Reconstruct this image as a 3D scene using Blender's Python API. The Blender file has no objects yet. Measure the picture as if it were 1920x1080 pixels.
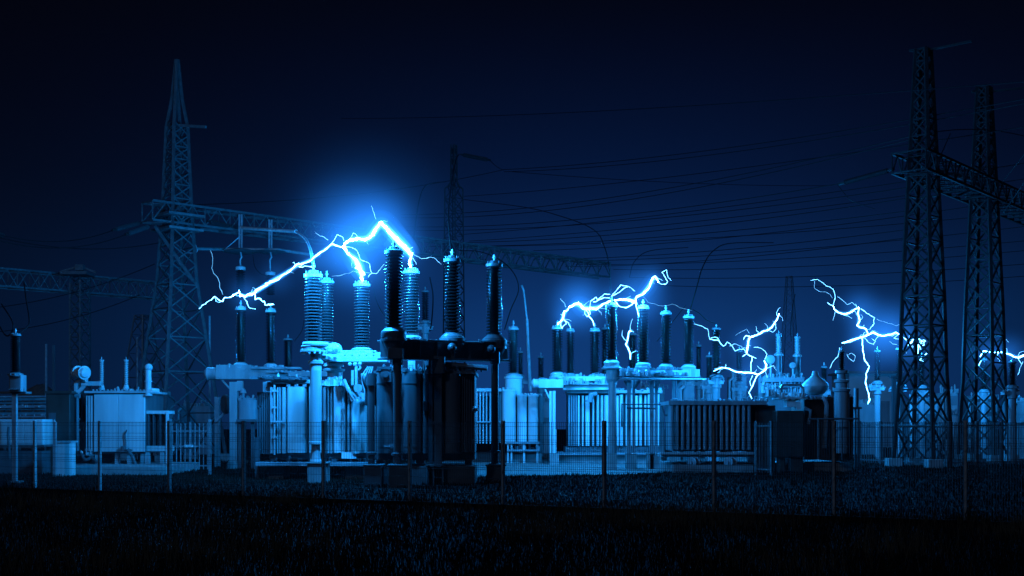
import bpy, math, random
from mathutils import Vector
random.seed(7)
sc = bpy.context.scene
COL = sc.collection
R = math.radians
F, HOR, CH = 2235.0, 790.0, 2.0          # focal length in pixels (1920 wide), horizon row, eye height


def P(px, py, Y):
    return Vector(((px - 960) / F * Y, Y, CH - (py - HOR) / F * Y))


def G(px, Y):
    return Vector(((px - 960) / F * Y, Y, 0.0))


def S(p, Y):
    return p * Y / F


# ------------------------------------------------------------------ materials
MAT = {}


def mat(name, col, rough=0.5, metal=0.0, var=0.25, scale=3.0, bump=0.0, stain=None, coat=0.0, spec=0.5, streak=False):
    m = bpy.data.materials.new(name)
    m.use_nodes = True
    nt = m.node_tree
    b = nt.nodes['Principled BSDF']
    b.inputs['Roughness'].default_value = rough
    b.inputs['Metallic'].default_value = metal
    b.inputs['Coat Weight'].default_value = coat
    b.inputs['Specular IOR Level'].default_value = spec
    tc = nt.nodes.new('ShaderNodeTexCoord')
    mp = nt.nodes.new('ShaderNodeMapping')
    if streak:
        mp.inputs['Scale'].default_value = (1, 1, 0.12)
    nt.links.new(tc.outputs['Object'], mp.inputs['Vector'])
    n = nt.nodes.new('ShaderNodeTexNoise')
    n.inputs['Scale'].default_value = scale
    n.inputs['Detail'].default_value = 6
    nt.links.new(mp.outputs['Vector'], n.inputs['Vector'])
    r = nt.nodes.new('ShaderNodeValToRGB')
    e = r.color_ramp.elements
    e[0].position, e[1].position = 0.3, 0.7
    lo = [c * (1 - var) for c in col]
    hi = [min(1, c * (1 + var * 0.6)) for c in col]
    if stain:
        lo = stain
    e[0].color = (*lo, 1)
    e[1].color = (*hi, 1)
    nt.links.new(n.outputs['Fac'], r.inputs['Fac'])
    nt.links.new(r.outputs['Color'], b.inputs['Base Color'])
    if bump:
        bp = nt.nodes.new('ShaderNodeBump')
        bp.inputs['Strength'].default_value = bump
        n2 = nt.nodes.new('ShaderNodeTexNoise')
        n2.inputs['Scale'].default_value = scale * 8
        nt.links.new(tc.outputs['Object'], n2.inputs['Vector'])
        nt.links.new(n2.outputs['Fac'], bp.inputs['Height'])
        nt.links.new(bp.outputs['Normal'], b.inputs['Normal'])
    MAT[name] = m
    return m


mat('grey_paint', (0.46, 0.48, 0.49), 0.38, 0, 0.42, 2.2, 0.02, streak=True)
mat('pale_paint', (0.62, 0.64, 0.64), 0.4, 0, 0.32, 1.6, 0.02, streak=True)
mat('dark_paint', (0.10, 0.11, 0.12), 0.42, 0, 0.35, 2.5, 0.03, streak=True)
mat('mid_paint', (0.26, 0.28, 0.30), 0.4, 0, 0.3, 2.5, 0.03, streak=True)
mat('brown_paint', (0.055, 0.04, 0.035), 0.5, 0, 0.3, 2.5, 0.03)
mat('galvanised', (0.42, 0.44, 0.46), 0.42, 0.55, 0.3, 6, 0.03)
mat('tower_steel', (0.16, 0.17, 0.18), 0.5, 0.4, 0.35, 5, 0.02)
mat('post_steel', (0.36, 0.37, 0.38), 0.5, 0.0, 0.3, 8, 0.03)
mat('wire_steel', (0.05, 0.055, 0.06), 0.45, 0.5, 0.2, 8)
mat('cable', (0.009, 0.009, 0.01), 0.6, 0, 0.2, 3, spec=.05)
mat('dark_concrete', (0.10, 0.105, 0.11), 0.85, 0, 0.35, 2.0, 0.3)
mat('porcelain', (0.008, 0.007, 0.007), 0.14, 0, 0.3, 5, 0, coat=0.0, spec=.5)
mat('grey_porcelain', (0.05, 0.052, 0.055), 0.18, 0, 0.2, 5, 0, coat=0.6)
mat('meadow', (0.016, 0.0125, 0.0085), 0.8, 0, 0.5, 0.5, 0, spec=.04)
mat('pale_porcelain', (0.5, 0.5, 0.5), 0.2, 0, 0.15, 5, 0, coat=0.3)
mat('concrete', (0.27, 0.275, 0.275), 0.85, 0, 0.35, 2.0, 0.3)
mat('glass_disc', (0.05, 0.06, 0.065), 0.12, 0, 0.2, 5, 0, coat=0.3)
mat('gantry_steel', (0.09, 0.095, 0.10), 0.55, 0.1, 0.35, 5, 0.02, spec=.3)
mat('stand_paint', (0.34, 0.355, 0.365), 0.38, 0, 0.45, 2.4, 0.03, streak=True)
mat('weathered_steel', (0.075, 0.08, 0.085), 0.55, 0.1, 0.35, 5, 0.02, spec=.3)
mat('shaded_paint', (0.12, 0.125, 0.135), 0.35, 0, 0.3, 2.5, 0.03, streak=True)  # shaded copy of the equipment paint; the shade is in the colour
mat('silhouette_steel', (0.018, 0.016, 0.016), 0.7, 0, 0.4, 5, 0.02, spec=.15)  # steel with the unlit silhouette tone put into its colour
mat('gravel', (0.17, 0.17, 0.165), 0.9, 0, 0.45, 5.0, 0.6)
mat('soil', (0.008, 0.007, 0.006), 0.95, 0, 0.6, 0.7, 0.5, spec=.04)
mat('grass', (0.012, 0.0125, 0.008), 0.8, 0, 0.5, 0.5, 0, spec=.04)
mat('dry_stalk', (0.10, 0.075, 0.05), 0.8, 0, 0.4, 0.8, 0, spec=.04)
mat('plastered_wall', (0.5, 0.52, 0.53), 0.8, 0, 0.2, 0.4, 0.1)
mat('white_sign', (0.75, 0.77, 0.78), 0.5, 0, 0.1, 4, 0)

arc_mats = {}


def arc_mat(strength):
    if strength in arc_mats:
        return arc_mats[strength]
    m = bpy.data.materials.new('electric_arc')
    m.use_nodes = True
    nt = m.node_tree
    nt.nodes.clear()
    o = nt.nodes.new('ShaderNodeOutputMaterial')
    em = nt.nodes.new('ShaderNodeEmission')
    tr = nt.nodes.new('ShaderNodeBsdfTransparent')
    ad = nt.nodes.new('ShaderNodeAddShader')
    em.inputs['Color'].default_value = (0.12, 0.48, 1.0, 1)
    em.inputs['Strength'].default_value = strength
    nt.links.new(em.outputs[0], ad.inputs[0])
    nt.links.new(tr.outputs[0], ad.inputs[1])
    nt.links.new(ad.outputs[0], o.inputs['Surface'])
    m.cycles.emission_sampling = 'NONE'
    arc_mats[strength] = m
    return m


# ------------------------------------------------------------------ mesh builder
class MB:
    def __init__(s):
        s.v, s.f = [], []

    def add(s, vs, fs):
        o = len(s.v)
        s.v += [Vector(v) for v in vs]
        s.f += [tuple(i + o for i in f) for f in fs]
        return s

    def box(s, c, d, rz=0.0):
        c = Vector(c)
        cs, sn = math.cos(rz), math.sin(rz)
        vs = []
        for z in (-1, 1):
            for y in (-1, 1):
                for x in (-1, 1):
                    a, b = x * d[0] / 2, y * d[1] / 2
                    vs.append(c + Vector((a * cs - b * sn, a * sn + b * cs, z * d[2] / 2)))
        return s.add(vs, [(0, 2, 3, 1), (4, 5, 7, 6), (0, 1, 5, 4), (2, 6, 7, 3), (0, 4, 6, 2), (1, 3, 7, 5)])

    def pb(s, x0, x1, y0, y1, Y, d, rz=0.0):
        """box whose front face sits at depth Y and spans these pixel columns and rows"""
        a, b = P(x0, y0, Y), P(x1, y1, Y)
        c = (a + b) / 2 + Vector((0, d / 2, 0))
        return s.box(c, (abs(b.x - a.x), d, abs(a.z - b.z)), rz)

    def gb(s, x0, x1, y0, Y, d, rz=0.0):
        """box standing on the ground"""
        a, b = P(x0, y0, Y), P(x1, y0, Y)
        c = Vector(((a.x + b.x) / 2, Y + d / 2, a.z / 2 - 0.025))
        return s.box(c, (abs(b.x - a.x), d, a.z + 0.05), rz)

    def rb(s, x0, x1, y0, y1, Y, d, r=0.1, n=4):
        """vertical prism with rounded edges"""
        a, b = P(x0, y0, Y), P(x1, y1, Y)
        w = abs(b.x - a.x) / 2
        r = min(r, w * 0.99, d / 2 * 0.99)
        cx, cy = (a.x + b.x) / 2, Y + d / 2
        out = []
        for qx, qy, t0 in ((1, -1, -90), (1, 1, 0), (-1, 1, 90), (-1, -1, 180)):
            for k in range(n + 1):
                t = R(t0 + 90 * k / n)
                out.append((cx + qx * (w - r) + r * math.cos(t), cy + qy * (d / 2 - r) + r * math.sin(t)))
        return s.prism(out, min(a.z, b.z), max(a.z, b.z))

    def prism(s, out, z0, z1):
        n = len(out)
        vs = [(x, y, z0) for x, y in out] + [(x, y, z1) for x, y in out]
        fs = [(i, (i + 1) % n, n + (i + 1) % n, n + i) for i in range(n)]
        fs += [tuple(range(n - 1, -1, -1)), tuple(range(n, 2 * n))]
        return s.add(vs, fs)

    def bar(s, p, q, w, h=None):
        p, q = Vector(p), Vector(q)
        h = h or w
        d = (q - p)
        if d.length < 1e-6:
            return s
        d.normalize()
        up = Vector((0, 0, 1)) if abs(d.z) < 0.95 else Vector((0, 1, 0))
        a = d.cross(up).normalized()
        b = a.cross(d)
        vs = []
        for e in (p, q):
            for i, j in ((-1, -1), (1, -1), (1, 1), (-1, 1)):
                vs.append(e + a * i * w / 2 + b * j * h / 2)
        return s.add(vs, [(3, 2, 1, 0), (4, 5, 6, 7), (0, 1, 5, 4), (1, 2, 6, 5), (2, 3, 7, 6), (3, 0, 4, 7)])

    def tube(s, pts, r, n=8):
        pts = [Vector(p) for p in pts]
        rs = r if isinstance(r, (list, tuple)) else [r] * len(pts)
        d0 = (pts[1] - pts[0]).normalized()
        a = d0.orthogonal().normalized()
        vs, fs = [], []
        for i, p in enumerate(pts):
            if i == 0:
                d = pts[1] - p
            elif i == len(pts) - 1:
                d = p - pts[i - 1]
            else:
                d = (pts[i + 1] - p).normalized() + (p - pts[i - 1]).normalized()
            if d.length < 1e-9:
                d = d0
            d = d.normalized()
            a = (a - d * a.dot(d))
            a = a.normalized() if a.length > 1e-6 else d.orthogonal().normalized()
            b = d.cross(a)
            for k in range(n):
                t = 2 * math.pi * k / n
                vs.append(p + (a * math.cos(t) + b * math.sin(t)) * rs[i])
        for i in range(len(pts) - 1):
            for k in range(n):
                k2 = (k + 1) % n
                fs.append((i * n + k, i * n + k2, (i + 1) * n + k2, (i + 1) * n + k))
        m = (len(pts) - 1) * n
        fs += [tuple(range(n - 1, -1, -1)), tuple(range(m, m + n))]
        return s.add(vs, fs)

    def lathe(s, prof, o, n=20, axis=(0, 0, 1)):
        o, ax = Vector(o), Vector(axis).normalized()
        a = ax.orthogonal().normalized()
        b = ax.cross(a)
        vs, fs = [], []
        for r, z in prof:
            for k in range(n):
                t = 2 * math.pi * k / n
                vs.append(o + ax * z + (a * math.cos(t) + b * math.sin(t)) * max(r, 1e-4))
        for i in range(len(prof) - 1):
            for k in range(n):
                k2 = (k + 1) % n
                fs.append((i * n + k, i * n + k2, (i + 1) * n + k2, (i + 1) * n + k))
        m = (len(prof) - 1) * n
        fs += [tuple(range(n - 1, -1, -1)), tuple(range(m, m + n))]
        return s.add(vs, fs)

    def pl(s, prof, px, py, Y, n=20):
        """upright lathe; profile in pixels (radius, row) at depth Y"""
        base = P(px, py, Y)
        return s.lathe([(S(r, Y), S(py - y, Y)) for r, y in prof], base, n)


def root_loc(o):
    l = Vector((0, 0, 0))
    while o is not None:
        l += o.location
        o = o.parent
    return l


def part(name, mb, m, parent=None, label=None, bevel=0.0, loc=None, flat=False):
    me = bpy.data.meshes.new(name)
    off = root_loc(parent) if parent else (loc or Vector((0, 0, 0)))
    me.from_pydata([v - off for v in mb.v], [], mb.f)
    me.materials.append(MAT[m] if isinstance(m, str) else m)
    if not flat:
        me.polygons.foreach_set('use_smooth', [True] * len(me.polygons))
        me.set_sharp_from_angle(angle=R(32))
    me.update()
    o = bpy.data.objects.new(name, me)
    COL.objects.link(o)
    if parent:
        o.parent = parent
    else:
        o.location = off
    if label:
        o['label'] = label
    if bevel:
        b = o.modifiers.new('bevel', 'BEVEL')
        b.width = bevel
        b.segments = 2
        b.limit_method = 'ANGLE'
    return o


def thing(name, label, cat, loc, group=None):
    o = bpy.data.objects.new(name, None)
    o.empty_display_size = 0.3
    COL.objects.link(o)
    o.location = loc
    o['label'], o['category'] = label, cat
    if group:
        o['group'] = group
    return o


def tag(o, label, cat, group=None):
    o['label'], o['category'] = label, cat
    if group:
        o['group'] = group
    return o


def setting(o, kind='structure'):
    o['kind'] = kind
    return o


# ------------------------------------------------------------------ shared pieces
def shed_profile(h, r, n):
    pr = [(r * 0.55, 0)]
    s = h / n
    for i in range(n):
        z = i * s
        pr += [(r * 0.55, z + s * 0.12), (r * 0.93, z + s * 0.30), (r, z + s * 0.40), (r, z + s * 0.52), (r * 0.94, z + s * 0.62), (r * 0.57, z + s * 0.95)]
    pr.append((r * 0.55, h))
    return pr


def bushing(root, px, y_cap, y_base, Y, rp, n=24, m='porcelain', metal='grey_paint', cap_h=14, fl_h=22, fl=1.3, term=16, seg=20):
    """porcelain bushing: sheds between the rows y_cap and y_base, flange below, cap and terminal above"""
    r = S(rp, Y)
    b = P(px, y_base, Y)
    h = S(y_base - y_cap, Y)
    o = part('bushing', MB().lathe(shed_profile(h, r, n), b, seg), m, root)
    fh, ch, th = S(fl_h, Y), S(cap_h, Y), S(term, Y)
    f = MB().lathe([(r * fl * 1.12, -fh), (r * fl * 1.12, -fh * .84), (r * fl, -fh * .82), (r * fl, -fh * .42),
                    (r * fl * 1.05, -fh * .40), (r * fl * 1.05, -fh * .3), (r * .98, -fh * .06), (r * .85, 0.004), (0, 0.005)], b, seg)
    for k in range(10):
        t = 2 * math.pi * k / 10
        f.lathe([(0.022, 0), (0.022, 0.06), (0, 0.06)], b + Vector((math.cos(t) * r * fl * 1.06, math.sin(t) * r * fl * 1.06, -fh * .86)), 6)
    part('flange', f, metal, o)
    c = MB().lathe([(r * .7, h - .004), (r * 1.04, h + ch * .05), (r * 1.06, h + ch * .42), (r * .9, h + ch * .5), (r * .62, h + ch * .58),
                    (r * .5, h + ch * .9), (r * .2, h + ch), (0, h + ch)], b, seg)
    for k in range(6):
        t = 2 * math.pi * k / 6 + .3
        c.lathe([(0.02, 0), (0.02, ch * .42), (0, ch * .42)], b + Vector((math.cos(t) * r * .8, math.sin(t) * r * .8, h + ch * .4)), 6)
    part('cap', c, metal, o)
    tt = MB().lathe([(r * .12, h + ch), (r * .12, h + ch + th), (0, h + ch + th)], b, 8)
    tt.lathe([(r * .24, h + ch + th * .35), (r * .24, h + ch + th * .6), (0, h + ch + th * .6)], b, 8)
    part('terminal', tt, 'galvanised', o)
    return o


def fittings(mb, x0, x1, y, Y, dY, n, rise=6, seed=0):
    """valves, bolts, boxes and short pipes strewn along a lid or beam"""
    rnd = random.Random(seed)
    mb.pb(x0 - 1, x1 + 1, y - .6, y + 1.2, Y + dY * .3, max(.06, dY * .5))
    for _ in range(n):
        px = rnd.uniform(x0, x1)
        YY = Y + rnd.uniform(0, dY)
        p = P(px, y, Y)
        p = Vector((p.x, YY, p.z))
        k = rnd.random()
        hh = S(rnd.uniform(2, rise), Y)
        if k < .4:
            rr = S(rnd.uniform(.8, 2.0), Y)
            mb.lathe([(rr, -.02), (rr, hh * .6), (rr * 1.5, hh * .62), (rr * 1.5, hh * .8), (rr * .5, hh), (0, hh)], p, 8)
        elif k < .7:
            mb.box(p + Vector((0, 0, hh * .3)), (S(rnd.uniform(2, 6), Y), .18, hh * .7), rnd.uniform(-.5, .5))
        else:
            q = p + Vector((S(rnd.uniform(-9, 9), Y), 0, 0))
            mb.tube([p - Vector((0, 0, .02)), p + Vector((0, 0, hh * .7)), q + Vector((0, 0, hh * .75)), q - Vector((0, 0, .02))], S(.8, Y), 6)
    return mb


def bolts(mb, x0, x1, y, Y, n, r=.02, l=.04):
    for i in range(n):
        p = P(x0 + (x1 - x0) * (i + .5) / n, y, Y)
        mb.lathe([(r, 0), (r, l), (0, l)], p - Vector((0, l - .002, 0)), 6, (0, 1, 0)) if False else mb.box(p - Vector((0, l / 2 - .003, 0)), (r * 2, l, r * 2))
    return mb


def tube_px(pts, r, n=8):
    return MB().tube([P(*p) for p in pts], r, n)


def smooth_path(pts, k=6):
    """Catmull-Rom through world points"""
    pts = [Vector(p) for p in pts]
    if len(pts) < 3:
        return pts
    e = [pts[0] * 2 - pts[1]] + pts + [pts[-1] * 2 - pts[-2]]
    out = []
    for i in range(1, len(e) - 2):
        a, b, c, d = e[i - 1], e[i], e[i + 1], e[i + 2]
        for j in range(k):
            t = j / k
            out.append(0.5 * ((2 * b) + (c - a) * t + (2 * a - 5 * b + 4 * c - d) * t * t + (3 * b - 3 * c + d - a) * t ** 3))
    out.append(pts[-1])
    return out


def lattice_tower(name, label, cx, Y, prof, yaw=0.0, leg=.13, br=.06, m='tower_steel', group=None, cat='pylon', step=1.0, brace_top=99):
    """square lattice mast; prof = [(z, half diagonal)]"""
    root = thing(name, label, cat, Vector((cx, Y, 0)), group)
    c = Vector((cx, Y, 0))

    def hd(z):
        for (z0, h0), (z1, h1) in zip(prof, prof[1:]):
            if z <= z1:
                return h0 + (h1 - h0) * (z - z0) / (z1 - z0)
        return prof[-1][1]

    def corner(k, z):
        t = yaw + math.pi / 2 * k
        return c + Vector((math.cos(t) * hd(z), math.sin(t) * hd(z), z))
    for k in range(4):
        mb = MB()
        for (z0, _), (z1, _) in zip(prof, prof[1:]):
            mb.bar(corner(k, z0 - (0.1 if z0 == 0 else 0)), corner(k, z1), leg)
        part('leg', mb, m, root)
    mb = MB()
    z = 0.0
    top = prof[-1][0]
    while z < min(brace_top, top - .2):
        dz = max(.62, hd(z) * 1.35 * step)
        z1 = min(top, z + dz)
        for k in range(4):
            mb.bar(corner(k, z), corner(k + 1, z1), br)
            mb.bar(corner(k + 1, z), corner(k, z1), br)
            if random.random() < .6:
                mb.bar(corner(k, z1), corner(k + 1, z1), br)
        z = z1
    part('bracing', mb, m, root)
    for k in range(4):
        p = corner(k, 0)
        part('footing', MB().box((p.x, p.y, .12), (.6, .6, .5)), 'concrete', root)
    return root, corner, hd


def truss(name, label, a, b, w, h, m='tower_steel', group=None, bay=1.2, ch=.11, br=.055):
    """box truss between two top-centre points"""
    a, b = Vector(a), Vector(b)
    root = thing(name, label, 'gantry beam', a.copy(), group)
    d = (b - a)
    L = d.length
    d.normalize()
    s = Vector((-d.y, d.x, 0)).normalized() * (w / 2)
    dn = Vector((0, 0, -h))
    for o in (s, -s):
        for q in (Vector((0, 0, 0)), dn):
            part('chord', MB().bar(a + o + q, b + o + q, ch), m, root)
    mb = MB()
    n = max(2, int(L / bay))
    for i in range(n):
        p, q = a + d * (L * i / n), a + d * (L * (i + 1) / n)
        mid = (p + q) / 2
        for o in (s, -s):
            mb.bar(p + o + dn, mid + o, br)
            mb.bar(mid + o, q + o + dn, br)
            mb.bar(p + o, p + o + dn, br)
        mb.bar(p + s, q - s, br)
        mb.bar(p + s + dn, q - s + dn, br)
        mb.bar(p + s, p - s, br)
        mb.bar(p + s + dn, p - s + dn, br)
    for o in (s, -s):
        mb.bar(b + o, b + o + dn, br)
    mb.bar(b + s, b - s, br)
    part('bracing', mb, m, root)
    return root


def string_insulator(label, p, q, r=.13, n=14, group='strain insulator strings', m='glass_disc'):
    p, q = Vector(p), Vector(q)
    root = thing('insulator_string', label, 'insulator', p.copy(), group)
    d = q - p
    L = d.length
    pr = [(.03, 0)]
    s = L * .86 / n
    for i in range(n):
        z = L * .07 + i * s
        pr += [(.035, z), (.05, z + s * .25), (r, z + s * .45), (r * .95, z + s * .62), (.04, z + s * .7)]
    pr += [(.03, L * .95)]
    part('disc_stack', MB().lathe(pr, p, 12, d), m, root)
    e = MB().bar(p - d.normalized() * .12, p + d.normalized() * L * .05, .09)
    part('clamp', e, 'silhouette_steel', root)
    part('clamp', MB().bar(q - d.normalized() * L * .06, q + d.normalized() * .15, .1), 'silhouette_steel', root)
    return root


def wire(label, pts, r=.02, sag=0.0, group='overhead conductors', name='overhead_conductor', cat='wire', m='cable', seg=24):
    r *= .8
    w = [P(*p) for p in pts]
    if len(w) == 2:
        a, b = w
        w = []
        for i in range(seg + 1):
            t = i / seg
            p = a.lerp(b, t)
            p.z -= sag * 4 * t * (1 - t)
            w.append(p)
    else:
        w = smooth_path(w, 7)
    loc = w[0].copy()
    return tag(part(name, MB().tube(w, r, 6), m, None, loc=loc), label, cat, group)


# ================================================================== SETTING
# ground sheet
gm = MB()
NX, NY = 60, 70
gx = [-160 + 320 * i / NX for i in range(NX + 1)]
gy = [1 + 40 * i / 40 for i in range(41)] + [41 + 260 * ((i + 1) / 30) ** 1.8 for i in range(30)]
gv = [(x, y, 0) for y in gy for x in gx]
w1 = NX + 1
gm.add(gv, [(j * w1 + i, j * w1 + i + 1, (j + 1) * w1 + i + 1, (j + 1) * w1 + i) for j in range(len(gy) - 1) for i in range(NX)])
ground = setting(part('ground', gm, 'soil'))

gp = []
edge = [(-3.4, 44.0), (-1.5, 43.2), (0.2, 43.6), (2.0, 44.3), (3.8, 44.7), (5.6, 46.2), (7.6, 48.6), (11, 51.5), (16, 56)]
edge = [(p.x, p.y) for p in smooth_path([Vector((x, y, 0)) for x, y in edge], 6)]
edge = [(x + random.uniform(-.06, .06), y + random.uniform(-.1, .1)) for x, y in edge]
gv = [(x, y, .004) for x, y in edge] + [(x, 78, .004) for x, y in edge]
n = len(edge)
setting(part('gravel_yard', MB().add(gv, [(i, i + 1, n + i + 1, n + i) for i in range(n - 1)]), 'gravel'))


def grass_patch(name, area, n, hmin, hmax, wd, m, keep=lambda x, y: True, clump=0):
    rnd = random.Random(name)
    mb = MB()
    vs, fs = [], []
    x0, x1, y0, y1 = area
    cl = [(rnd.uniform(x0, x1), rnd.uniform(y0, y1), rnd.uniform(.4, 1.6)) for _ in range(clump)]
    done = 0
    tries = 0
    while done < n and tries < n * 6:
        tries += 1
        if clump:
            c = rnd.choice(cl)
            x, y = rnd.gauss(c[0], c[2]), rnd.gauss(c[1], c[2])
        else:
            y = y0 + (y1 - y0) * rnd.random() ** 1.3
            x = rnd.uniform(x0, x1)
        if abs(x) > .47 * y + .6 or not keep(x, y) or y < y0:
            continue
        done += 1
        h = rnd.uniform(hmin, hmax) * (.7 + .5 * math.sin(x * 1.3 + 2 * math.sin(y * .7)) ** 2)
        t = rnd.gauss(0, .35)
        lx, ly = rnd.gauss(0, .3) * h, rnd.gauss(0, .07) * h
        dx, dy = math.cos(t) * wd, math.sin(t) * wd
        i = len(vs)
        vs += [(x - dx, y - dy, -.01), (x + dx, y + dy, -.01), (x + lx * .4 + dx * .6, y + ly * .4 + dy * .6, h * .6),
               (x + lx * .4 - dx * .6, y + ly * .4 - dy * .6, h * .6), (x + lx, y + ly, h)]
        fs += [(i, i + 1, i + 2, i + 3), (i + 3, i + 2, i + 4)]
    mb.add(vs, fs)
    return setting(part(name, mb, m), 'stuff')


def fence_line(t):
    return Vector((-9.17 + 17.93 * t, 31.9 - 8.87 * t, 0))


def before_fence(x, y):
    t = (x + 9.17) / 17.93
    return y < 31.9 - 8.87 * t - .25


def in_gravel(x, y):
    if x < -3.4 or x > 16:
        return False
    for (a, b), (c, d) in zip(edge, edge[1:]):
        if a <= x <= c:
            return y > b + (d - b) * (x - a) / max(1e-6, c - a)
    return False


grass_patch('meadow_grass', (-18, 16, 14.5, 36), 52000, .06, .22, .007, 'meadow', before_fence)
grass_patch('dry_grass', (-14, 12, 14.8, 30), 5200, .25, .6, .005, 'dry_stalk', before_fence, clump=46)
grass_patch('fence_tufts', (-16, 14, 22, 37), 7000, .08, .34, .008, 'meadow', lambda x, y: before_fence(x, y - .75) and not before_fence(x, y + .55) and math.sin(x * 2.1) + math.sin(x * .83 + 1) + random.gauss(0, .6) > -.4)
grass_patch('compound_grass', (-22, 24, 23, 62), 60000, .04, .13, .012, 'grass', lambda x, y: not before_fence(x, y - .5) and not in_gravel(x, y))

# ================================================================== FRONT MESH FENCE
FW = thing('mesh_fence', 'dark welded mesh security fence with steel posts running across the front of the substation', 'fence', fence_line(.5))
fd = (fence_line(1) - fence_line(0)).normalized()
fn = Vector((fd.y, -fd.x, 0))
if fn.y > 0:
    fn = -fn
fr = math.atan2(fd.y, fd.x)
ts = [i / 8 for i in range(-4, 10)]
for t in ts:
    c = fence_line(t)
    pm = MB().box(c + Vector((0, 0, .97)), (.075, .075, 2.06), fr)
    pm.box(c + Vector((0, 0, 2.005)), (.085, .085, .02), fr)
    for z in (.25, .85, 1.45, 1.9):
        pm.box(c + fn * .05 + Vector((0, 0, z)), (.03, .04, .05), fr)
    part('post', pm, 'post_steel', FW)
for t0, t1 in zip(ts, ts[1:]):
    a, b = fence_line(t0) + fn * .055, fence_line(t1) + fn * .055
    L = (b - a).length
    a, b = a + fd * .03, b - fd * .03
    mb = MB()
    nv = int(L / .05)
    for i in range(nv + 1):
        p = a.lerp(b, i / nv)
        mb.bar(p + Vector((0, 0, .06)), p + Vector((0, 0, 1.99)), .0075)
    for z in [.08 + .2 * k for k in range(10)] + [.33, .38, .93, .98, 1.53, 1.58, 1.97]:
        mb.bar(a + Vector((0, -.006, z)), b + Vector((0, -.006, z)), .008)
    part('wire_panel', mb, 'wire_steel', FW, flat=True)
    part('kerb', MB().bar(fence_line(t0) + Vector((0, 0, .03)), fence_line(t1) + Vector((0, 0, .03)), .12, .12), 'soil', FW)

# ================================================================== LEFT SIDE
# lone bushing on a slim post at the far left
Y = 39
t = thing('bushing_stand', 'slim pole stand with one black bushing at the far left edge of the yard', 'insulator stand', G(26, Y), 'bushing stands')
part('column', MB().gb(22, 30, 735, Y, .14).gb(17, 36, 902, Y - .08, .35), 'galvanised', t)
part('bracket', MB().pb(-12, 48, 734, 738, Y - .05, .5).pb(-8, -4, 728, 738, Y, .1).pb(40, 44, 728, 738, Y, .1), 'tower_steel', t)
part('junction_box', bolts(bolts(MB().rb(16, 40, 703, 734, Y - .15, .45, .05), 16, 40, 706, Y - .16, 6), 16, 40, 730, Y - .16, 6), 'mid_paint', t)
bushing(t, 29, 630, 699, Y, 9.5, 16, metal='mid_paint', cap_h=6, fl_h=6, term=8)
# pale low cabinet
Y = 45
t = thing('switch_cabinet', 'long pale metal cabinet standing low behind the slim left pole', 'cabinet', G(40, Y))
part('body', MB().pb(-30, 80, 786, 834, Y, 1.2), 'pale_paint', t, bevel=.02)
part('base', MB().gb(-28, 78, 846, Y + .1, 1.0).pb(-30, 82, 834, 838, Y - .04, 1.3), 'dark_paint', t)
part('door', MB().pb(2, 44, 789, 831, Y - .025, .03), 'pale_paint', t)
part('door', MB().pb(46, 78, 789, 831, Y - .025, .03), 'pale_paint', t)
part('pipe', tube_px([(17, 860, Y - .3), (17, 840, Y - .3), (15, 815, Y - .3), (16, 800, Y - .3)], .05), 'dark_paint', t)
# pipe rack
Y = 56
t = thing('pipe_rack', 'wide rack of horizontal pipes and rails behind the pale low cabinet', 'pipe rack', G(40, Y))
mb = MB()
for k, y in enumerate((744, 749, 756, 763, 768, 776, 782)):
    mb.bar(P(-40, y, Y + .2 * (k % 3)), P(88, y - 1, Y + .2 * (k % 3)), .07 + .05 * (k % 2))
part('rail', mb, 'mid_paint', t)
mb = MB()
for x in (-20, 8, 36, 60, 84):
    mb.gb(x - 1.5, x + 1.5, 742, Y + .5, .12)
part('upright', mb, 'tower_steel', t)
part('fittings', fittings(fittings(MB(), -20, 85, 763, Y - .1, .4, 16, 6, 3), -20, 85, 780, Y - .1, .4, 14, 6, 4), 'galvanised', t)
# dark brown cabinet
Y = 46
t = thing('control_cabinet', 'tall dark brown cabinet beside the left transformer', 'cabinet', G(107, Y))
part('body', MB().gb(86, 131, 738, Y, 1.3), 'brown_paint', t, bevel=.02)
part('roof', MB().pb(83, 134, 733, 738, Y - .06, 1.42), 'brown_paint', t)
part('vent', MB().pb(91, 104, 774, 787, Y - .03, .04), 'dark_paint', t)
part('door', MB().pb(89, 128, 742, 866, Y - .015, .02), 'brown_paint', t)
# small pale box in front of it
Y = 43.5
t = thing('kiosk', 'small pale square kiosk in front of the dark brown cabinet', 'cabinet', G(117, Y))
part('body', MB().gb(105, 131, 830, Y, .6), 'pale_paint', t, bevel=.015)
part('lid', MB().pb(103, 133, 827, 830, Y - .04, .7), 'grey_paint', t)
Y = 43
t = tag(part('marker_post', MB().gb(98.5, 104.5, 791, Y, .11).lathe([(.06, 0), (.03, .08), (0, .08)], P(101.5, 791, Y + .05), 8), 'galvanised', None, loc=G(101.5, Y)),
        'pale round topped post beside the small kiosk', 'post')

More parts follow.
